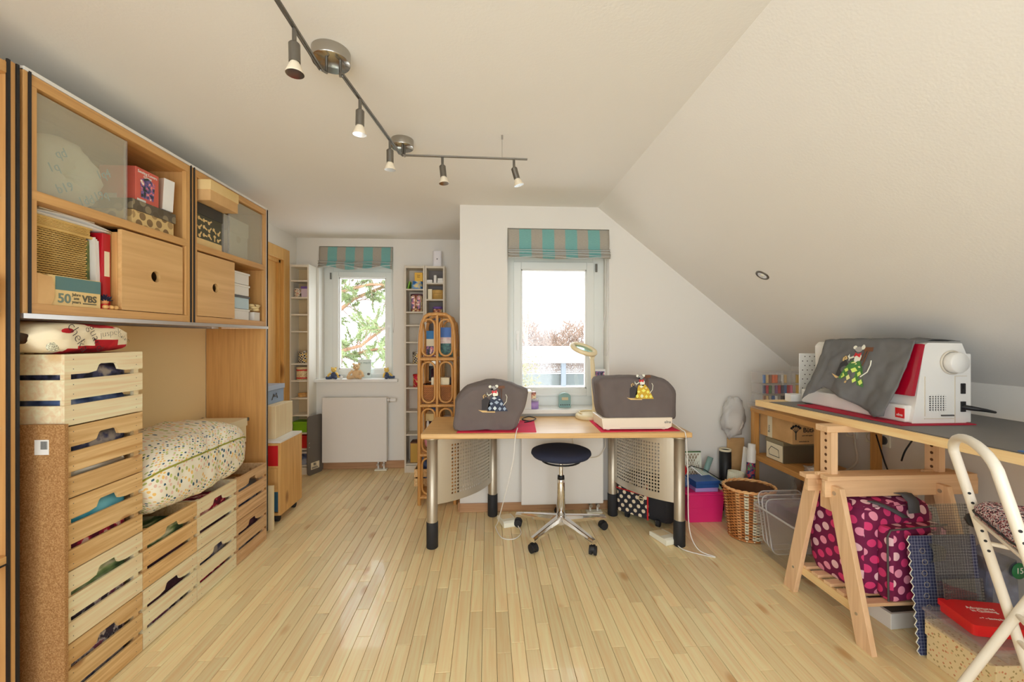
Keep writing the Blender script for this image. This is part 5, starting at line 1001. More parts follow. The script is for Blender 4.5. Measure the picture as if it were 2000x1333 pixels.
for k in range(5):
    a = math.radians(82.6+72*k); c_, s_ = math.cos(a), math.sin(a); R1 = .305
    g = G(); rings = []
    for r_, w_, z0_, z1_ in ((.03, .032, .080, .128), (.15, .026, .078, .116), (.28, .021, .072, .100), (.318, .019, .068, .094)):
        rings.append([(SXs+c_*r_-s_*q[0], SYs+s_*r_+c_*q[0], z0_+(z1_-z0_)*q[1]) for q in ((-w_, 0), (w_, 0), (w_, .55), (w_*.55, 1), (-w_*.55, 1), (-w_, .55))])
    arm = put('base_arm', g.loft(rings, sm=False), 'chrome', st, bevel=.003)
    cx, cy = SXs+c_*R1, SYs+s_*R1; b = a+.8+k; ux, uy = math.cos(b), math.sin(b)
    cs = put('caster', G().cyl((cx-ux*.022, cy-uy*.022, .0265), (cx-ux*.006, cy-uy*.006, .0265), .0265, n=20).cyl((cx+ux*.006, cy+uy*.006, .0265), (cx+ux*.022, cy+uy*.022, .0265), .0265, n=20), 'black_rubber', st); put('caster_hood', G().cyl((cx-ux*.012, cy-uy*.012, .034), (cx+ux*.012, cy+uy*.012, .034), .026, n=16).cyl((cx, cy, .05), (cx, cy, .074), .008, n=10), 'black', cs)
# trolley bag under the desk
t = thing('trolley_bag', 'black trolley bag with cream dots and red trim under the desk', 'bag', M=T(1.170, 2.900, 0, -.80))
def softbox(sx, sy, z0, z1, r, sd, bulge=.015, nz=6):
    rings = []
    for k in range(nz+1):
        v = k/nz; e = (1-abs(2*v-1)**5)**.5 if 0 < v < 1 else .0; ins = .02*(1-e)
        rings.append([(p[0]*(1-ins/sx)+bulge*ns(p[0]*9, p[1]*9, v*3+sd), p[1]*(1-ins/sy)+bulge*ns(p[0]*9+4, p[1]*9, v*3+sd), z0+(z1-z0)*v) for p in rrect(-sx, sx, -sy, sy, r, 4)])
    return rings
put('body', G().loft(softbox(.20, .11, .035, .30, .05, 2., .006)), plain('bag_black', (.02, .02, .024, 1), .8, bump=(300, .2)), t, world=False); put('dotted_front', G().loft([[(p[0]-.075, p[1]*.25-.112, z) for p in rrect(-.115, .115, -.1, .1, .03, 3)] for z in (.05, .06, .275, .285)]), 'trolley_dots', t, world=False)
put('dotted_side', G().box(-.198, -.186, -.10, .10, .05, .275), 'trolley_dots', t, bevel=.004, world=False)
put('red_zip', G().tube([(.045, -.138, .045), (.045, -.138, .285)], .006, 6).tube([(-.195, -.12, .215), (-.19, -.140, .215), (.045, -.140, .212)], .005, 6), 'red', t, world=False); put('tag', G().tube([(.0+.02*math.cos(q), -.146, .185+.02*math.sin(q)) for q in [2*PI*k/10 for k in range(10)]], .003, 5, closed=True).tube([(-.015, -.146, .185), (.015, -.146, .185)], .003, 5), 'cream_plastic', t, world=False)
for sx in (-.13, .10): put('wheel', G().cyl((sx-.012, -.09, .022), (sx+.012, -.09, .022), .022, n=14).box(sx-.015, sx+.015, -.11, -.07, .03, .05), 'black_rubber', t, world=False)
for sx in (-.13, .10): put('stand', G().box(sx-.012, sx+.012, .06, .09, 0, .04), 'black_rubber', t, world=False)
# ------------------------------------------------------------------ right: work table, trestles
XZ = Matrix(((1, 0, 0, 0), (0, 0, -1, 0), (0, 1, 0, 0), (0, 0, 0, 1)))   # sheet (x,z) extruded along -y
TZ = .930
tab = thing('work_table', 'long grey-topped work table along the low wall', 'table', (2.0, 1.7, 0))
put('board', G().prism([(1.745, .52), (2.362, .52), (2.362, 2.395), (1.612, 2.385)], TZ-.034, TZ), 'table_edge', tab, bevel=.002)
put('grey_surface', G().prism([(1.766, .53), (2.355, .53), (2.355, 2.30), (1.640, 2.285)], TZ, TZ+.003), 'table_grey', tab); put('edge_line', G().prism([(1.759, .53), (1.763, .53), (1.637, 2.29), (1.633, 2.29)], TZ, TZ+.002), 'dark_grey', tab)
lone('blue_cutting_mat', 'blue mat lying at the near end of the work table', 'mat', G().prism([(1.742, .97), (2.2, .97), (2.2, 1.235), (1.722, 1.235)], TZ+.0035, TZ+.006), 'blue_mat')
def trestle(label, cy):
    t = thing('trestle', label, 'trestle', (1.85, cy, 0), group='adjustable wooden trestles')
    xs = (1.575, 2.085)
    put('beam', G().box(1.535, 2.285, cy-.052, cy-.030, .575, .652), 'trestle_x', t, bevel=.003); put('beam', G().box(1.52, 2.285, cy+.030, cy+.052, .575, .652), 'trestle_x', t, bevel=.003); put('cap_strip', G().box(1.54, 2.27, cy-.060, cy-.016, .652, .672), 'trestle_x', t, bevel=.002); put('cap_strip', G().box(1.50, 2.27, cy+.016, cy+.060, .640, .660), 'trestle_x', t, bevel=.002)
    put('head_beam', G().box(1.56, 2.26, cy-.035, cy+.035, TZ-.064, TZ-.034), 'trestle_x', t, bevel=.003)
    for x in (1.585, 2.115):
        p = put('height_post', G().box(x, x+.032, cy-.029, cy+.036, .50, TZ-.064), 'trestle_wood', t, bevel=.002)
        for k in range(6): put('peg_hole', G().cyl((x-.0008, cy+.003, .69+.033*k), (x+.002, cy+.003, .69+.033*k), .007, n=12), 'wicker_dark', p)
        put('peg', G().cyl((x-.05, cy-.0, .668), (x+.06, cy-.0, .668), .009, n=10), 'trestle_x', p)
    for x in xs:
        for s_ in (-1, 1):
            g = G(); a, b = (cy+s_*.215), (cy+s_*.062); w_ = .037
            g.add([(x-.012, a-w_, 0), (x-.012, a+w_, 0), (x+.012, a+w_, 0), (x+.012, a-w_, 0), (x-.012, b-w_, .63), (x-.012, b+w_, .63), (x+.012, b+w_, .63), (x+.012, b-w_, .63)], [(0, 3, 2, 1), (4, 5, 6, 7), (0, 1, 5, 4), (1, 2, 6, 5), (2, 3, 7, 6), (3, 0, 4, 7)])
            l = put('leg', g, 'trestle_wood', t, bevel=.002); put('bolt', G().cyl((x-.0145, cy+s_*.068, .60), (x-.010, cy+s_*.068, .60), .009, n=12).cyl((x-.0145, cy+s_*.18, .13), (x-.010, cy+s_*.18, .13), .006, n=10), 'steel', l)
        put('foot_rail', G().box(x+.012, x+.030, cy-.185, cy+.185, .105, .145), 'table_edge', t, bevel=.002)
    for k in range(5): put('slat', G().box(1.587, 2.10, cy-.165+k*.072, cy-.125+k*.072, .1455, .160), 'trestle_x', t, bevel=.002)
    return t
t0 = trestle('pale wooden trestle carrying the work table over the dotted bag', 1.832)
dup(t0, loc=(1.955, .76, 0), label='pale wooden trestle under the near end of the work table')
# sewing machine on the table
t = thing('sewing_machine', 'large white and red sewing machine half covered by a grey cloth', 'sewing machine', (1.92, 1.94, TZ+.006)); z0 = TZ+.008
put('bed', G().box(1.79, 2.04, 1.66, 2.245, z0, z0+.075), 'white_plastic', t, bevel=.008); put('column', G().prism([(1.806, z0), (2.055, z0), (2.055, 1.235), (2.035, 1.28), (1.880, 1.283), (1.862, 1.27), (1.825, 1.03)], -1.86, -1.645, M=XZ), 'white_plastic', t, bevel=.006)
put('arm', G().prism([(1.865, 1.12), (2.03, 1.12), (2.03, 1.27), (2.0, 1.282), (1.885, 1.282), (1.862, 1.26)], -2.23, -1.86, M=XZ), 'white_plastic', t, bevel=.008); put('needle_head', G().box(1.875, 2.01, 2.11, 2.23, 1.06, 1.13), 'white_plastic', t, bevel=.006); put('needle_bar', G().cyl((1.93, 2.17, z0+.075), (1.93, 2.17, 1.07), .004), 'steel', t)
put('red_panel', G().prism([(1.800, 1.055), (1.817, 1.055), (1.864, 1.275), (1.850, 1.278)], -1.875, -1.643, M=XZ), plain('gloss_red', C(150, 10, 36, 1.3), .15), t, bevel=.002); put('rear_cover', G().box(2.055, 2.085, 1.65, 1.84, z0, 1.235), 'white_plastic', t, bevel=.004)
hw = put('handwheel', G().lathe([(0, 0), (.042, 0), (.044, .004), (.044, .030), (.040, .036), (0, .037)], n=32, M=Matrix(((1, 0, 0, 1.985), (0, 0, -1, 1.643), (0, 1, 0, 1.198), (0, 0, 0, 1)))), 'white_plastic', t); put('wheel_ring', G().lathe([(.046, 0), (.052, 0), (.052, .005), (.046, .005)], n=32, M=Matrix(((1, 0, 0, 1.985), (0, 0, -1, 1.644), (0, 1, 0, 1.198), (0, 0, 0, 1)))), 'grey_shelf', hw)
for i in range(7): put('vent_row', G().box(1.885, 1.958, 1.6425, 1.6455, z0+.055+i*.0095, z0+.059+i*.0095), 'black', t)
for i in range(6): put('vent_bar', G().box(1.890+i*.012, 1.896+i*.012, 1.6422, 1.6432, z0+.05, z0+.122), 'white_plastic', t)
put('switch', G().box(2.028, 2.048, 1.640, 1.646, z0+.125, z0+.170).box(2.034, 2.042, 1.636, 1.641, z0+.146, z0+.164), 'black', t, bevel=.002); put('inlet', G().box(2.028, 2.048, 1.640, 1.646, z0+.048, z0+.092), 'black', t); put('plug', G().tube([(2.038, 1.645, z0+.068), (2.05, 1.62, z0+.066), (2.09, 1.60, z0+.060), (2.13, 1.60, z0+.052)], [.011, .010, .007, .005], 8), 'black', t)
put('hatch', G().box(1.862, 1.866, 1.6425, 1.6455, z0+.03, z0+.20).box(1.862, 2.0, 1.6425, 1.6455, z0+.018, z0+.021).box(2.0, 2.003, 1.6425, 1.6455, z0, z0+.20).box(2.0, 2.055, 1.6425, 1.6455, z0+.20, z0+.203), 'grey_shelf', t); put('feed_lever', G().box(1.938, 1.995, 1.640, 1.6455, z0+.030, z0+.036), 'dark_grey', t)
bd = put('badge', G().box(1.7885, 1.7915, 1.662, 1.700, z0+.018, z0+.060, M=None), plain('badge_red', C(206, 36, 40, 1.2), .4), t); letters('maker_name', 'elna', .017, 'white_paper', bd, FN(1.7880, 1.681, z0+.026))
lone('red_machine_mat', 'dark red felt mat under the white sewing machine', 'mat', G().prism([(1.735, 1.62), (2.07, 1.62), (2.07, 2.16), (1.70, 2.16)], TZ+.0035, TZ+.0075), 'red_felt')
# grey cloth thrown over it
t = thing('machine_cloth', 'grey cloth with embroidered mouse draped over the white sewing machine', 'cloth', (1.84, 1.95, 1.28))
def drape(u, v):
    y = 2.135-(.476-.055*max(0., (v-.32)/.68))*u; y -= .05*max(0, v-.45)*(1-u)*-1
    hem = [(0, .965), (.10, 1.0), (.22, 1.045), (.36, 1.03), (.55, 1.0), (.75, .97), (.92, .945), (1.0, .955)]
    for (a, ha), (b, hb) in zip(hem, hem[1:]):
        if a <= u <= b: zh = ha+(hb-ha)*(u-a)/(b-a)
    w = ns(u*5, v*4, 2.)*.014+ns(u*11, v*9, 5.)*.006
    if v < .32:
        k = v/.32; x = 2.045-.185*k; z = 1.290+.006*math.sin(PI*k*.9)+abs(w)*.9
    else:
        k = (v-.32)/.68; x = 1.846-.022*math.sin(PI*min(1, k*1.2)*.5)-.062*k**1.2-abs(w)*1.3*min(1, k*3)-.012*math.sin(u*14+1)*k-(.02 if u < .12 else 0)*k; z = 1.292-(1.292-zh)*k+(.004 if k < .1 else 0)
    if u < .08: x += 0
    y += .035*u*(1 if v > .32 else v/.32)*0+.02*math.sin(v*7)*.3
    return (x, y, z)
put('cloth', G().grid(drape, 48, 40, us=.5, vs_=.5), 'grey_cloth_cool', t, solid=-.0018)
def to_cloth(x, y, o):
    u = .47+x/.56; v = .63-y/.48; p = Vector(drape(u, v)); q = Vector(drape(u+.01, v)); r = Vector(drape(u, v+.01)); n_ = (q-p).cross(r-p).normalized()
    if n_.x > 0: n_ = -n_
    return tuple(p+n_*(.0035+o))
embroidery(t, to_cloth, .122, [plain('quilt_green', C(70, 120, 60), .8), plain('quilt_lime', C(200, 222, 110), .8), plain('quilt_pale', C(226, 232, 150), .8)])
# pegboard and bits on the far end of the table
t = thing('pegboard', 'white pegboard standing on the far end of the work table', 'board', (2.02, 2.36, TZ)); put('panel', G().box(1.865, 2.16, 2.352, 2.358, TZ+.001, 1.212), 'white_lacquer', t, bevel=.003); g = G()
for j in range(10):
    for i in range(9):
        xx = 1.885+i*.030+(.015 if j % 2 else 0)
        if xx < 2.15: g.cyl((xx, 2.3512, TZ+.02+j*.027), (xx, 2.3525, TZ+.02+j*.027), .0034, n=6)
o = put('slots', g, 'dark_gap', t); o['kind'] = 'stuff'
put('foot_clip', G().box(1.88, 1.90, 2.335, 2.375, TZ+.0005, TZ+.012).box(2.12, 2.14, 2.335, 2.375, TZ+.0005, TZ+.012), 'white_plastic', t)
carton('white_gadget', 'small white box behind the machine bed', 'box', (1.80, 2.315, TZ+.0005), (.07, .05, .045), 'white_plastic')
# wall sockets
def sockets(label, y0, n_):
    t = thing('wall_socket', label, 'socket', (XK, y0, .69), group='wall sockets'); put('plate', G().box(XK-.010, XK-.0003, y0, y0+.078*n_, .652, .728), 'offwhite', t, bevel=.003)
    for k in range(n_): put('outlet', G().lathe([(.026, .0), (.026, -.008), (.020, -.006), (0, -.006)], n=20, M=Matrix(((0, 0, 1, XK-.009), (1, 0, 0, y0+.039+.078*k), (0, 1, 0, .69), (0, 0, 0, 1)))), 'white_plastic' if k or n_ == 1 else 'dark_grey', t)
sockets('double white socket on the low wall under the table', 2.285, 2); sockets('single white socket beside the pine shelf post', 2.505, 1)
cord('grey cable hanging from the wall socket under the table', [(2.36, 2.51, .68), (2.34, 2.48, .62), (2.33, 2.46, .52), (2.30, 2.52, .44), (2.26, 2.58, .42)], .007, 'grey_shelf'); cord('black cable hanging straight below the table edge', [(2.2, 1.98, .89), (2.19, 1.97, .82), (2.16, 2.0, .72), (2.16, 2.02, .66)], .004, 'black'); cord('black cable curling behind the trestle beam', [(2.30, 2.30, .73), (2.25, 2.2, .6), (2.27, 2.18, .5), (2.31, 2.25, .4)], .004, 'black')
# ------------------------------------------------------------------ low pine shelf in the corner
SX0, SX1, SY0, SY1 = 1.95, 2.345, 2.305, 2.935
t = thing('pine_shelf', 'low honey-coloured pine shelf in the corner under the slope', 'shelf', (2.15, 2.62, 0))
for x in (SX0, SX1-.04):
    for y in (SY0, SY1-.04): put('post', G().box(x, x+.04, y, y+.04, 0, .80), 'shelf_pine_v', t, bevel=.003)
for z in (.085, .43, .775): put('shelf_board', G().box(SX0+.004, SX1-.004, SY0+.002, SY1-.002, z, z+.022), 'shelf_pine', t, bevel=.002); put('front_rail', G().box(SX0-.004, SX0+.008, SY0, SY1, z-.012, z+.024), 'shelf_pine', t, bevel=.002)
t = carton('labelled_carton', 'brown shipping carton printed with a tree on the pine shelf', 'box', (2.148, 2.755, .5985), (.285, .31, .155), 'kraft', rz=.03)
letters('wordmark', 'Bütic', .044, 'black', t, FY(-.022, -.1556, .080), world=False, bold=.0006); letters('strapline', 'your craft supplier', .010, 'black', t, FY(-.036, -.1556, .055), world=False); letters('web_address', 'www.butic.de', .013, 'black', t, FY(-.06, -.1556, .015), world=False)
g = G().tube([(-.118, -.1556, .03), (-.118, -.1556, .085)], .0035, 5)
for a in (-.9, -.5, 0, .5, .9): g.tube([(-.118, -.1556, .075), (-.118+.035*math.sin(a), -.1556, .085+.035*math.cos(a))], .002, 4).ell((-.118+.038*math.sin(a), -.1556, .085+.038*math.cos(a)), (.010, .0006, .009), 8, 4)
put('tree_print', g, 'black', t, world=False)
put('tape', G().box(-.1437, -.1427, .03, .075, 0, .155).box(-.143, .0, .03, .075, .1552, .1560), 'cream_paper', t, world=False); letters('tape_print', 'Bütic', .026, 'dark_grey', t, FN(-.1440, .052, .06) @ Matrix.Rotation(PI/2, 4, 'Z'), world=False)
t = carton('metal_box', 'dull metal box with line drawing on its end under the shipping carton', 'box', (2.145, 2.745, .4525), (.30, .17, .145), plain('box_metal', C(120, 112, 92, 1.1), .35, .5), lidmat=plain('box_metal_lid', C(150, 140, 112, 1.1), .35, .5), lidh=.025)
put('end_panel', G().box(-.1512, -.1502, -.08, .08, .004, .116), 'cream_paper', t, world=False); put('line_drawing', G().tube([(-.1518, -.05, .03), (-.1518, .05, .03), (-.1518, .055, .06), (-.1518, .03, .09), (-.1518, -.04, .08)], .0022, 4, closed=True), 'black', t, world=False)
lone('crumpled_film', 'crumpled clear wrapping film on the front of the pine shelf', 'film', G().ell((2.01, 2.375, .485), (.05, .09, .033), 22, 12, fn=lambda p: 1+.5*ns(p[0]*3, p[1]*3, p[2]*3)+.25*ns(p[0]*8, p[1]*8, p[2]*8)), 'thin_film'); lone('wire_tray', 'flat grey card tray on the pine shelf by the front post', 'tray', G().tray(2.0, 2.30, 2.315, 2.46, .4525, .470, .003), 'silver_card')
lone('padded_film', 'hanging clear padding film on the back of the pine shelf', 'film', G().grid(lambda u, v: (2.26+.03*ns(u*6, v*6, 1), 2.40+.5*u, .13+.27*v), 16, 10), 'thin_film'); lone('pink_folder', 'pink folder lying on the lowest shelf', 'folder', G().box(-.16, .16, -.12, .12, 0, .004, M=T(2.08, 2.44, .203, .2, .02)), plain('folder_pink', C(214, 150, 150, 1.1), .5)); carton('drawer_box', 'brown drawer box on the lowest shelf', 'box', (2.12, 2.55, .1075), (.30, .28, .085), plain('olive_box', C(150, 122, 76, 1.1), .6), lidmat='cream_paper', lidh=.01)
lone('black_pouch', 'black curved pouch on the brown drawer box', 'pouch', G().ell((2.10, 2.50, .235), (.10, .13, .028), 20, 8, fn=lambda p: 1+.1*ns(p[0]*2, p[1]*2)), 'black')
# thread organisers on top
def organiser(label, x0, x1, y0, y1, zb):
    t = thing('thread_organiser', label, 'organiser', ((x0+x1)/2, (y0+y1)/2, zb), group='clear thread organisers'); zz = zb
    for k in range(3):
        put('tray', G().tray(x0, x1, y0, y1, zz, zz+.070, .002), 'clear_plastic', t); zz += .074
    put('lid', G().box(x0-.002, x1+.002, y0-.002, y1+.002, zz, zz+.006), 'clear_lid', t); put('clasp', G().box((x0+x1)/2-.015, (x0+x1)/2+.015, y0-.006, y0-.002, zb+.14, zb+.165), 'clear_lid', t)
carton('clear_base_box', 'flat clear box under the thread organisers', 'box', (2.115, 2.83, .7975), (.40, .18, .038), 'clear_plastic', lidmat='clear_lid', lidh=.008)
organiser('larger clear thread organiser on the pine shelf', 1.93, 2.165, 2.765, 2.90, .836); organiser('smaller clear thread organiser near the slope', 2.175, 2.315, 2.765, 2.90, .836)
SPC = [('navy', C(50, 60, 100)), ('red', C(180, 40, 60)), ('green', C(60, 110, 60)), ('black', (.02, .02, .025, 1)), ('blue', C(60, 110, 170)), ('pink', C(220, 110, 150)), ('grey', C(140, 136, 140)), ('white', C(226, 222, 216)), ('orange', C(214, 110, 60)), ('yellow', C(226, 180, 60)), ('purple', C(120, 70, 130)), ('brown', C(130, 90, 60)), ('tan', C(190, 160, 120))]
rows = [(0, ['brown', 'tan', 'grey', 'blue', 'white', 'grey', 'black', 'black', 'yellow', 'brown']), (1, ['navy', 'red', 'green', 'grey', 'purple', 'red', 'navy', 'blue', 'red', 'pink']), (2, ['blue', 'tan', 'brown', 'orange', 'orange', 'grey', 'white', 'tan'])]
rows2 = [(0, ['purple', 'purple', 'pink', 'navy', 'black']), (1, ['yellow', 'tan', 'white', 'tan', 'purple']), (2, ['yellow', 'brown', 'pink', 'green'])]
spm = {}
def spools(rows, x0, step, tag_):
    for k, cols in rows:
        for i, c in enumerate(cols):
            x = x0+i*step; z = .836+k*.074+.003; mname = 'thread_'+c; plain(mname, dict(SPC)[c], .7, bump=(500, .3)); key = (c,)
            if key not in spm:
                g = G().lathe([(0, 0), (.0100, 0), (.0100, .004), (.0095, .005), (.0095, .052), (.0100, .053), (.0100, .057), (0, .057)], n=14); spm[key] = put('thread_spool', g, mname); o = spm[key]
            else: o = spm[key].copy(); COL.objects.link(o)
            o.location = (x, 2.785, z); tag(o, c+' thread spool '+('at the left end of the ' if i == 0 else 'after the '+cols[i-1]+' one in the ')+['bottom', 'middle', 'top'][k]+' tray of the '+tag_+' organiser', 'spool', 'thread spools in the organisers')
spools(rows, 1.948, .0222, 'larger'); spools(rows2, 2.192, .026, 'smaller')
# ------------------------------------------------------------------ corner clutter
t = thing('pink_tub', 'bright pink plastic storage tub on the floor beside the desk', 'tub', (1.5, 2.9, 0)); put('tub', G().tray(1.40, 1.670, 2.80, 3.03, .0, .20, .004, taper=.014), 'magenta_plastic', t, bevel=.003); put('rim', G().tube([(p[0], p[1], .203) for p in rrect(1.397, 1.673, 2.797, 3.033, .02, 3)], .008, 6, closed=True), 'magenta_plastic', t); put('lid', G().prism(rrect(1.40, 1.670, 2.80, 3.03, .02, 3), .201, .216), 'magenta_plastic', t); put('rib', G().box(1.42, 1.652, 2.806, 2.812, .10, .104), 'magenta_plastic', t)
carton('blue_case', 'flat lilac clear case under the blue case', 'case', (1.545, 2.875, .2165), (.165, .13, .028), 'lilac_plastic'); t = carton('blue_case', 'blue plastic case on top of the pink tub', 'case', (1.545, 2.875, .2450), (.17, .14, .05), 'blue_plastic', lidmat='blue_plastic', lidh=.022, over=.006, rz=.05)
lone('tweed_pouch', 'grey tweed pouch between the desk leg and blue case', 'pouch', G().ell((1.435, 2.93, .255), (.035, .06, .038), 16, 10, fn=lambda p: 1+.1*ns(p[0]*3, p[1]*3, p[2]*3)), 'patch_blue'); lone('red_ball', 'red felt ball behind the desk leg', 'ball', G().ell((1.425, 2.93, .335), (.034, .034, .042), 16, 10), 'red')
t = thing('lattice_card', 'white cut-out lattice card leaning against the wall', 'card', M=T(1.560, 3.035, .2170, 0, -.12)); put('frame', G().box(-.075, .075, 0, .004, 0, .008).box(-.075, .075, 0, .004, .20, .215).box(-.075, -.062, 0, .004, 0, .21).box(.062, .075, 0, .004, 0, .21), 'offwhite', t, world=False); g = G()
for i in range(-5, 6): g.tube([(max(-.07, min(.07, i*.028-.07)), .002, .01), (max(-.07, min(.07, i*.028+.07)), .002, .205)], .0035, 4).tube([(max(-.07, min(.07, i*.028+.07)), .002, .01), (max(-.07, min(.07, i*.028-.07)), .002, .205)], .0035, 4)
put('lattice', g, 'offwhite', t, world=False); put('backing', G().box(-.074, .074, .0045, .006, 0, .21), 'tan_card' if 'tan_card' in MATS else plain('tan_card', C(150, 134, 110), .8), t, world=False); put('green_edge', G().box(-.075, .075, -.001, .006, .210, .218), 'green', t, world=False)
lone('black_roll', 'tall black cylinder standing behind the pink tub', 'roll', G().lathe([(0, 0), (.042, 0), (.042, .455), (.038, .456), (.036, .45), (0, .45)], (1.805, 3.02, .0), 28), 'black'); put('paper_core', G().lathe([(.0365, .445), (.0425, .445), (.0425, .460), (.0365, .460), (.0365, .445)], (1.805, 3.02, 0), 28), 'cream_paper', bpy.data.objects['black_roll'])
t = thing('glue_tube', 'tall white tube with navy label leaning at the pine shelf', 'tube', M=T(1.845, 2.80, 0, 0, -.04, .07)); put('tube', G().lathe([(0, 0), (.026, 0), (.028, .02), (.028, .50), (.024, .52), (.024, .55), (0, .55)], n=24), 'white_plastic', t, world=False); put('label_band', G().lathe([(.0285, .20), (.0285, .42)], n=24), speckle('glue_print', [(.45, C(36, 46, 90)), (.5, C(200, 60, 50)), (.55, C(40, 50, 96)), (.64, C(90, 150, 80))], 40, .4), t, world=False); put('green_band', G().lathe([(.0287, .20), (.0287, .235)], n=24), 'green', t, world=False)
def rollpaper(name, label, c, r, h, mat, tilt, rz=0., turns=1.6):
    pts = []
    for i in range(40): a = 2*PI*turns*i/39; q = r*(1-.25*i/39); pts.append((q*math.cos(a), q*math.sin(a)))
    g = G().grid(lambda u, v: (*pts[min(39, int(round(u*39)))], h*v), 39, 1, us=2*PI*r*turns, vs_=h); return tag(put(name, g, mat, solid=.0008), label, 'roll'), T(c[0], c[1], c[2], rz, *tilt)
o, M = rollpaper('grid_paper_roll', 'curled roll of cream grid paper in the corner', (1.775, 2.885, .0), .060, .33, 'grid_paper', (0, .1)); o.matrix_world = M
lone('white_paper_curl', 'white paper curl leaning between black roll and glue tube', 'paper', G().grid(lambda u, v: (1.84+.03*math.sin(u*2.6)+.05*v, 2.93-.02*u, .02+.46*v+.02*math.cos(u*2.6)), 10, 6), 'white_paper', solid=.001); o, M = rollpaper('mint_roll', 'short mint green roll lying behind the blue case', (1.60, 2.98, .222), .022, .20, 'sage', (0, .35)); o.matrix_world = M
t = thing('palm_fan', 'green and white fan of palm leaf strips beside the blue case', 'fan', (1.62, 2.87, .22)); g = G(); g2 = G()
for i in range(16):
    f_ = i/15; p = Vector((1.50+.16*f_, 2.945, .355-.07*f_)); d = Vector((.10+.05*f_, -.035, -.085)); w_ = Vector((.0045, 0, .004)); (g if i % 2 else g2).add([p-w_, p+w_, p+d+w_*.4, p+d-w_*.4], [(0, 1, 2, 3)])
put('green_strips', g, 'green', t); put('pale_strips', g2, 'white_paper', t); put('rib', G().tube([(1.44, 2.95, .33), (1.50, 2.945, .36), (1.60, 2.945, .33), (1.72, 2.93, .255)], .003, 5), 'black', t); put('stalk', G().tube([(1.72, 2.93, .255), (1.69, 2.92, .215)], .003, 5), 'black', t)
lone('mint_cloth', 'folded mint cloth scrap hanging over the pink tub rim', 'cloth', G().grid(lambda u, v: (1.60+.085*u, 2.83+.10*v, .222+.05*v+.02*math.sin(u*5)+.015*ns(u*4, v*4)), 10, 10), plain('mint', C(170, 196, 168, 1.1), .9), solid=.002)
t = thing('plastic_bag', 'bulging clear plastic bag of white wadding beside the pine shelf', 'bag', (1.86, 3.03, .42)); put('film', G().ell((1.865, 3.02, .70), (.090, .045, .15), 24, 16, fn=lambda p: 1+.35*ns(p[0]*2.2, p[1]*2.2, p[2]*2.2+3)+.15*ns(p[0]*6, p[1]*6, p[2]*6)), 'bag_film', t); put('wadding', G().ell((1.885, 3.02, .655), (.066, .038, .082), 18, 12, fn=lambda p: 1+.2*ns(p[0]*2, p[1]*2, p[2]*2)), 'plush_white', t)
lone('brown_board', 'plain brown board leaning behind the plastic bag', 'board', G().box(1.85, 1.985, 3.066, 3.074, 0, .53), 'kraft')
# wicker waste basket
BX, BY = 1.715, 2.60; t = thing('waste_basket', 'oval brown wicker waste basket with pale stripes', 'basket', (BX, BY, 0)); nst, nrow = 36, 34
def bw(a, v, o): r = .112+.036*v-.012*math.sin(PI*v*.9)*0+o; return (BX+r*1.06*math.cos(a), BY+r*.92*math.sin(a), .006+.318*v)
g = G()
for j in range(nrow):
    for i in range(nst):
        a0, a1 = 2*PI*i/nst, 2*PI*(i+1)/nst; am = (a0+a1)/2; up = (i+j) % 2; v = (j+.5)/nrow
        g.m = 1 if i in (23, 25, 26, 27) and (j % 9) != 4 else (2 if i % 4 == 1 else 0)
        g.tube([bw(a0, v, .001), bw(am, v, .0075 if up else -.0035), bw(a1, v, .001)], .0038, 4, cap=False)
g.m = 0; o = put('weave', g, ['wicker_brown', 'wicker_white', 'wicker_light'], t); o['kind'] = 'stuff'
put('gap_shade_shell', G().lathe([(0, .006), (.106, .006), (.142, .318), (.139, .318), (.103, .009), (0, .009)], (BX, BY, 0), 40, sx=1.06, sy=.92), 'wicker_dark', t); g = G()  # dark inner shell puts the shade of the weave gaps into its colour
for i in range(0, nst, 2): a = 2*PI*i/nst; g.tube([bw(a, 0, 0), bw(a, 1, 0)], .003, 4)
put('stakes', g, 'wicker_brown', t)
for ph in (0, PI): put('rim', G().tube([tuple(Vector(bw(2*PI*k/72, 1.0, 0))+Vector((0, 0, .004+.005*math.sin(k*1.05+ph)))+Vector((math.cos(2*PI*k/72), math.sin(2*PI*k/72), 0))*.005*math.cos(k*1.05+ph)) for k in range(72)], .006, 6, closed=True), 'wicker_light', t)
put('foot_rim', G().tube([bw(2*PI*k/48, .01, .003) for k in range(48)], .006, 6, closed=True), 'wicker_brown', t)
# clear tub with lids
t = thing('clear_tub', 'large empty clear plastic tub behind the trestle leg', 'tub', (1.8, 2.24, 0)); put('tub', G().tray(1.64, 1.94, 2.085, 2.44, 0, .285, .003, taper=.03), 'clear_plastic', t, bevel=.006); put('rim', G().tube([(p[0], p[1], .285) for p in rrect(1.634, 1.946, 2.079, 2.446, .03, 4)], .006, 6, closed=True), 'clear_rim', t)
for i in range(3):
    LM = T(1.80, 2.30+.035*i, .04+.012*i) @ Matrix.Rotation(-.22, 4, 'X') @ XZ
    o = lone('plastic_cover', ['frontmost', 'middle', 'rearmost'][i]+' clear tub lid propped inside the clear tub', 'lid', G().prism(rrect(-.14, .14, 0, .30, .04, 4), 0, .006, M=T(1.80, 2.30+.035*i, .04+.012*i) @ Matrix.Rotation(-.22, 4, 'X') @ XZ), 'clear_lid', group='clear tub lids'); put('rim', G().tube([tuple(LM @ Vector((p[0], p[1], .003))) for p in rrect(-.142, .142, -.002, .302, .04, 4)], .004, 6, closed=True), 'clear_rim', o)
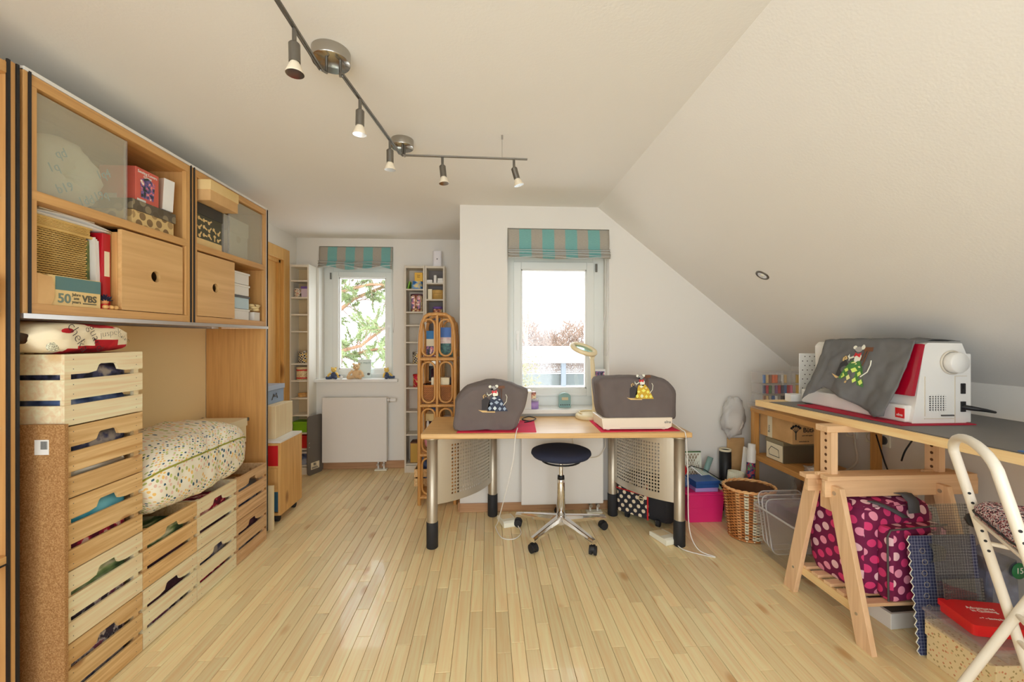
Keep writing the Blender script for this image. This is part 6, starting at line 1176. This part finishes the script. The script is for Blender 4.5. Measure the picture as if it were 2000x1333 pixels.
# dotted craft bag on the trestle slats
BM = T(1.835, 1.878, .1605, .10); t = thing('dotted_bag', 'large plum craft bag with pink polka dots on the trestle slats', 'bag', M=BM)
put('body', G().loft(softbox(.20, .155, 0, .385, .06, 4., .010, 8)), 'bag_dots', t, world=False); put('top_flap', G().loft([[(p[0], p[1], z) for p in rrect(-.19+k, .19-k, -.14+k, .14-k, .05, 4)] for z, k in ((.375, .0), (.395, .02), (.405, .06))]), 'bag_dots', t, world=False)
put('front_pocket', G().loft([[(p[0], p[1], z) for p in rrect(-.135+k, .165-k, -.215+k, -.14, .025, 3)] for z, k in ((.006, .01), (.02, 0), (.30, 0), (.315, .012))]), 'bag_dots', t, world=False); put('pocket_piping', G().tube([(-.14, -.205, .012), (-.145, -.205, .29), (-.13, -.205, .315), (.165, -.205, .318)], .004, 5), 'dark_grey', t, world=False); put('side_pocket', G().loft([[(p[0], p[1], z) for p in rrect(.02+k, .15-k, -.245+k, -.20, .018, 3)] for z, k in ((.004, .01), (.02, 0), (.17, 0), (.19, .02))]), 'bag_dots', t, world=False)
put('zip', G().tube([(.015, -.25, .02), (.012, -.252, .15), (.04, -.252, .188), (.13, -.252, .195)], .006, 6), 'dark_grey', t, world=False); put('zip_pull', G().box(.005, .02, -.262, -.256, .075, .11), 'dark_grey', t, world=False)
strap = plain('strap_grey', C(84, 86, 92, 1.1), .9, bump=(300, .3))
def ribbon(pts, w_, mat, parent, name='strap'):
    P = [Vector(p) for p in pts]; put(name, G().grid(lambda u, v: tuple(P[min(len(P)-1, int(round(u*(len(P)-1))))]+Vector((w_*(v-.5), 0, 0))), len(P)-1, 1), mat, parent, world=False, solid=.003)
ribbon([(.02, -.252, .19), (.02, -.275, .21), (.02, -.28, .25), (.02, -.26, .275), (.02, -.215, .28)], .06, strap, t); ribbon([(.05, -.07, .40), (.05, -.10, .43), (.05, -.13, .435), (.05, -.16, .41), (.05, -.165, .36)], .06, strap, t); ribbon([(-.13, -.12, .41), (-.10, -.14, .40), (-.05, -.16, .375), (.0, -.17, .345)], .035, strap, t)
t = carton('white_flat_box', 'white flat carton on the floor under the trestle slats', 'box', (1.895, 1.83, 0), (.21, .20, .070), 'white_paper', rz=.05); put('paper', G().box(-.09, .09, -.09, .09, .0702, .0712), 'dark_grey', t, world=False)
# cutting mat and rulers
MM = T(1.905, 1.575, 0, -.05, -.10); t = thing('cutting_mat', 'navy gridded cutting mat with wavy edge leaning on the bag', 'mat', M=MM); w_ = [(-.14+.006*math.cos(k*PI), .47*k/28) for k in range(29)]
put('mat', G().prism([(.145, 0), (.145, .468), (.138, .475)]+[(a, b) for a, b in reversed(w_)], 0, .003, M=XZ), 'cutting_mat', t, world=False); put('pale_edge', G().tube([(a, -.002, b) for a, b in w_], .0022, 4), 'offwhite', t, world=False)
for k in range(8): put('template_ring', G().tube([(-.085+.011*math.cos(q)+.006*(k % 2), -.0035, .41-.045*k+.011*math.sin(q)) for q in [2*PI*i/14 for i in range(14)]], .0012, 4, closed=True), 'silver_card', t, world=False)
def ruler(label, M, w_, h_):
    t = thing('quilting_ruler', label, 'ruler', M=M, group='clear quilting rulers'); put('plate', G().box(-w_/2, w_/2, 0, .003, 0, h_), 'ruler_plastic', t, world=False); put('grid_print', G().add([(-w_/2, -.0006, 0), (w_/2, -.0006, 0), (w_/2, -.0006, h_), (-w_/2, -.0006, h_)], [(0, 1, 2, 3)]), 'ruler_grid', t, world=False); g = G()
    for k in range(int(h_/.012)): g.box(-w_/2, -w_/2+.012, -.0012, -.0007, .006+k*.012, .0075+k*.012).box(w_/2-.012, w_/2, -.0012, -.0007, .006+k*.012, .0075+k*.012)
    put('tick_marks', g, 'black', t, world=False)['kind'] = 'stuff'
ruler('tall clear quilting ruler leaning on the cutting mat', T(1.895, 1.545, .235, .0, -.10), .165, .385); ruler('short clear quilting ruler with purple tint below the tall ruler', T(1.905, 1.525, .230, .0, -.10), .17, .105)
# floral box, clear organiser, red case
carton('floral_box', 'cream floral cardboard box with lid on the floor', 'box', (1.925, 1.44, 0), (.30, .235, .158), 'floral_box', lidmat='floral_box', lidh=.06, over=.004, rz=-.04)
t = thing('clear_case', 'flat clear compartment case on the floral box', 'case', M=T(1.910, 1.435, .1585, -.05)); put('case', G().box(-.16, .15, -.12, .11, 0, .044), 'clear_lid', t, bevel=.006, world=False); put('lid', G().box(-.165, .155, -.125, .115, .046, .058), 'clear_lid', t, bevel=.004, world=False); put('clip', G().box(-.02, .03, -.131, -.126, .03, .056), 'clear_lid', t, bevel=.002, world=False)
for k in range(3): put('divider', G().box(-.09+.075*k, -.087+.075*k, -.115, .105, .003, .042), 'clear_lid', t, world=False)
t = thing('red_case', 'red plastic case with white lettering on the clear case', 'case', M=T(1.885, 1.440, .2175, -.22)); put('base', G().prism(rrect(-.105, .105, -.075, .075, .012, 3), 0, .022), plain('case_red', C(206, 24, 30, 1.2), .3), t, bevel=.004, world=False); put('lid', G().prism(rrect(-.11, .11, -.08, .08, .012, 3), .024, .042), 'case_red', t, bevel=.004, world=False)
letters('lettering', 'Adventures\nin Quilting', .020, 'white_paper', t, T(.0, .025, .0424), world=False); letters('lettering', '~ * ~ Sewing Box * ~', .012, 'white_paper', t, T(.0, -.035, .0424), world=False)
t = thing('labelled_tub', 'clear tub with round green label under the work table', 'tub', (2.24, 1.72, 0)); put('tub', G().tray(2.12, 2.365, 1.60, 1.86, .0, .40, .003, taper=.012), 'clear_plastic', t, bevel=.006); put('lid', G().box(2.115, 2.37, 1.595, 1.865, .40, .415), 'clear_lid', t, bevel=.004); lb = put('green_label', G().lathe([(0, 0), (.034, 0), (.034, .0015), (0, .0015)], n=28, M=Matrix(((1, 0, 0, 2.235), (0, 0, -1, 1.598), (0, 1, 0, .32), (0, 0, 0, 1)))), plain('label_green', C(30, 120, 70, 1.1), .5), t); letters('number', '15', .035, 'white_paper', lb, FY(2.235, 1.5955, .31))
lone('blue_refill', 'blue folded pieces inside the labelled clear tub', 'plastic pieces', G().prism([(2.15, .01), (2.33, .01), (2.31, .33), (2.24, .28), (2.17, .34)], -1.80, -1.66, M=XZ), 'patch_blue')
# ------------------------------------------------------------------ white folding step stool chair
Fp, Np = Vector((1.527, 1.27, 0)), Vector((1.352, 1.018, 0)); fd = Vector((.82, -.57, 0)).normalized()
t = thing('sewing_chair', 'white tubular folding chair with tweed seat at the right edge', 'chair', (1.6, 1.05, 0)); WT = plain('chair_white', C(240, 234, 220, 1.05), .3)
def lean(p, z, k=.247): return tuple(p+fd*k*(.973-z)+Vector((0, 0, z)))
hd_ = (Fp-Np); top = []
for i in range(13):
    a = PI*i/12; top.append(tuple((Fp+Np)/2+hd_*.5*math.cos(a)+Vector((0, 0, .93+.065*math.sin(a)))+fd*.01*(1-math.sin(a))))
put('back_hoop', G().tube([lean(Fp, z) for z in (0.013, .25, .5, .75)]+top+[lean(Np, z) for z in (.75, .5, .25, .013)], .0135, 12), WT, t)
def cross(p, z): return tuple(p+fd*(-.057+.44*z)+Vector((0, 0, z)))
for p in (Fp, Np):
    q = p+(Np-Fp).normalized()*(.025 if p is Fp else -.025); put('cross_leg', G().tube([cross(q, z) for z in (.013, .3, .62)], .0125, 10), WT, t); put('foot_cap', G().cyl(cross(q, 0), cross(q, .02), .016, n=12), 'black_rubber', t); put('foot_cap', G().cyl(lean(p, 0), lean(p, .02), .016, n=12), 'black_rubber', t)
    put('seat_rail', G().tube([lean(p, .695), tuple(p+fd*.34+Vector((0, 0, .710)))], .009, 8), WT, t); put('link_rail', G().tube([lean(p, .645), tuple(p+fd*.26+Vector((0, 0, .635)))], .007, 8), WT, t)
put('stretcher', G().tube([cross(Fp, .45), cross(Np, .45)], .008, 8), WT, t); put('stretcher', G().tube([lean(Fp, .36), lean(Np, .36)], .007, 8), WT, t); put('stretcher', G().tube([tuple(Fp+fd*.26+Vector((0, 0, .635))), tuple(Np+fd*.26+Vector((0, 0, .635)))], .008, 8), WT, t)
g = G()
for z in (.80, .77, .74, .685, .655, .625): p = Vector(lean(Fp, z)); n_ = Vector((-.62, -.78, 0)).normalized(); g.cyl(tuple(p+n_*.0132), tuple(p+n_*.0142), .0042, n=10); p = Vector(lean(Np, z)); g.cyl(tuple(p+n_*.0132), tuple(p+n_*.0142), .0042, n=10)
put('adjust_holes', g, 'black', t)['kind'] = 'stuff'
k0 = Vector(lean(Fp, .70)); ax = (Fp-Np).normalized(); put('knob', G().tube([tuple(k0+ax*.010), tuple(k0+ax*.024)], .010, 10).tube([tuple(k0+ax*.024), tuple(k0+ax*.028), tuple(k0+ax*.044), tuple(k0+ax*.048)], [.020, .023, .022, .016], 8), 'black', t)
c_ = (Fp+Np)/2+fd*.20; SM = Matrix.Translation(c_) @ Matrix.Rotation(math.atan2(fd.y, fd.x), 4, 'Z'); put('seat_pan', G().box(-.15, .15, -.145, .145, .718, .730, M=SM), WT, t, bevel=.004)
put('cushion', G().loft([[(p[0], p[1], z) for p in rrect(-.155+k, .155-k, -.15+k, .15-k, .04, 4)] for z, k in ((.731, .012), (.740, 0), (.765, 0), (.785, .015), (.792, .05))], M=SM), 'tweed', t); put('seat_welt', G().tube([tuple(SM @ Vector((p[0], p[1], .750))) for p in rrect(-.157, .157, -.152, .152, .04, 4)], .003, 5, closed=True), 'black', t)
# ------------------------------------------------------------------ ceiling track lights
t = thing('track_light', 'steel track light with angled rails and five visible spots', 'ceiling light', (-.45, 1.75, ZC)); ZR = 2.19
def bar(p, q, r=.0058):
    p, q = Vector(p), Vector(q); s_ = (q-p).normalized().cross(Vector((0, 0, 1)))*.0042; return G().cyl(tuple(p+s_), tuple(q+s_), r*.62, n=8).cyl(tuple(p-s_), tuple(q-s_), r*.62, n=8)
def canopy(x, y, r):
    c = put('canopy', G().lathe([(r, ZC-.0005), (r*1.0, ZC-.036), (r*.97, ZC-.040), (0, ZC-.040)], (x, y, 0), 36), 'canopy_metal', t); return c
canopy(-.548, 1.468, .064); canopy(-.432, 2.10, .056)
for (p, q) in (((-.556, .55, ZR), (-.551, 1.388, ZR)), ((-.49, 1.405, ZR), (-.422, 2.0, ZR)), ((-.412, 2.012, ZR), (.195, 2.024, ZR))): put('rail', bar(p, q), 'satin_steel', t)
for (x, y, ox, oy) in ((-.551, 1.385, 0, .05), (-.49, 1.412, -.02, .04), (-.424, 1.985, 0, .08), (-.405, 2.012, -.01, .06)): put('rail_stem', G().tube([(x, y, ZR), (x+ox, y+oy, ZR+.02), (x+ox, y+oy, ZC-.038)], .005, 8), 'satin_steel', t)
put('wire_hanger', G().cyl((.07, 2.022, ZR), (.07, 2.022, ZC), .0012, n=5).cyl((.07, 2.022, ZC-.02), (.07, 2.022, ZC), .005, n=8), 'steel', t)
def spot(x, y, tx, ty):
    d = Vector((tx, ty, -1)).normalized(); p = Vector((x, y, ZR-.004)); s_ = p+Vector((0, 0, -.040)); sp = put('spot', G().cyl(tuple(s_+d*.004), tuple(s_+d*.056), .0155, n=20).cyl(tuple(s_+d*.0), tuple(s_+d*.006), .012, .0155, n=20), 'satin_steel', t); put('stem', G().cyl(tuple(p), tuple(s_+d*.004), .0062, n=10), 'satin_steel', sp)
    b = s_+d*.056; rings = []; u = d.orthogonal().normalized(); w_ = d.cross(u)
    put('bulb', G().loft([[tuple(b+d*z+(u*math.cos(2*PI*k/20)+w_*math.sin(2*PI*k/20))*r) for k in range(20)] for r, z in ((.012, 0), (.016, .008), (.023, .026), (.025, .030), (.025, .033))], cap=False), plain('bulb_white', C(226, 214, 190, 1.1), .35), sp); put('bulb_face', G().loft([[tuple(b+d*z+(u*math.cos(2*PI*k/20)+w_*math.sin(2*PI*k/20))*r) for k in range(20)] for r, z in ((.0245, .033), (.020, .031), (.006, .026))]), 'chrome', sp)
for a in ((-.5525, 1.205, .02, .0), (-.472, 1.545, -.03, .05), (-.437, 1.86, -.01, .06), (-.222, 2.016, .10, -.02), (.128, 2.022, .30, .05), (-.555, .75, 0, 0)): spot(*a)
# recessed spot in the slope
sn = Vector((-(ZC-ZK), 0, -(XK-XR))).normalized(); sc_ = Vector((1.631, 2.347, ZC-(1.631-XR)*(ZC-ZK)/(XK-XR))); q = Vector((0, 0, 1)).rotation_difference(sn).to_matrix().to_4x4()
t = thing('recessed_spot', 'small round recessed spotlight in the sloping ceiling', 'ceiling light', tuple(sc_)); M = Matrix.Translation(sc_) @ q
put('trim_ring', G().lathe([(.040, .0), (.039, .004), (.030, .006), (.027, .003), (.027, .0005)], n=28, M=M), 'satin_steel', t); put('reflector', G().lathe([(.027, .003), (.018, .0015), (.012, .001)], n=24, M=M), 'chrome', t); put('lamp_face', G().lathe([(.012, .001), (.010, .003), (0, .004)], n=20, M=M), 'offwhite', t)
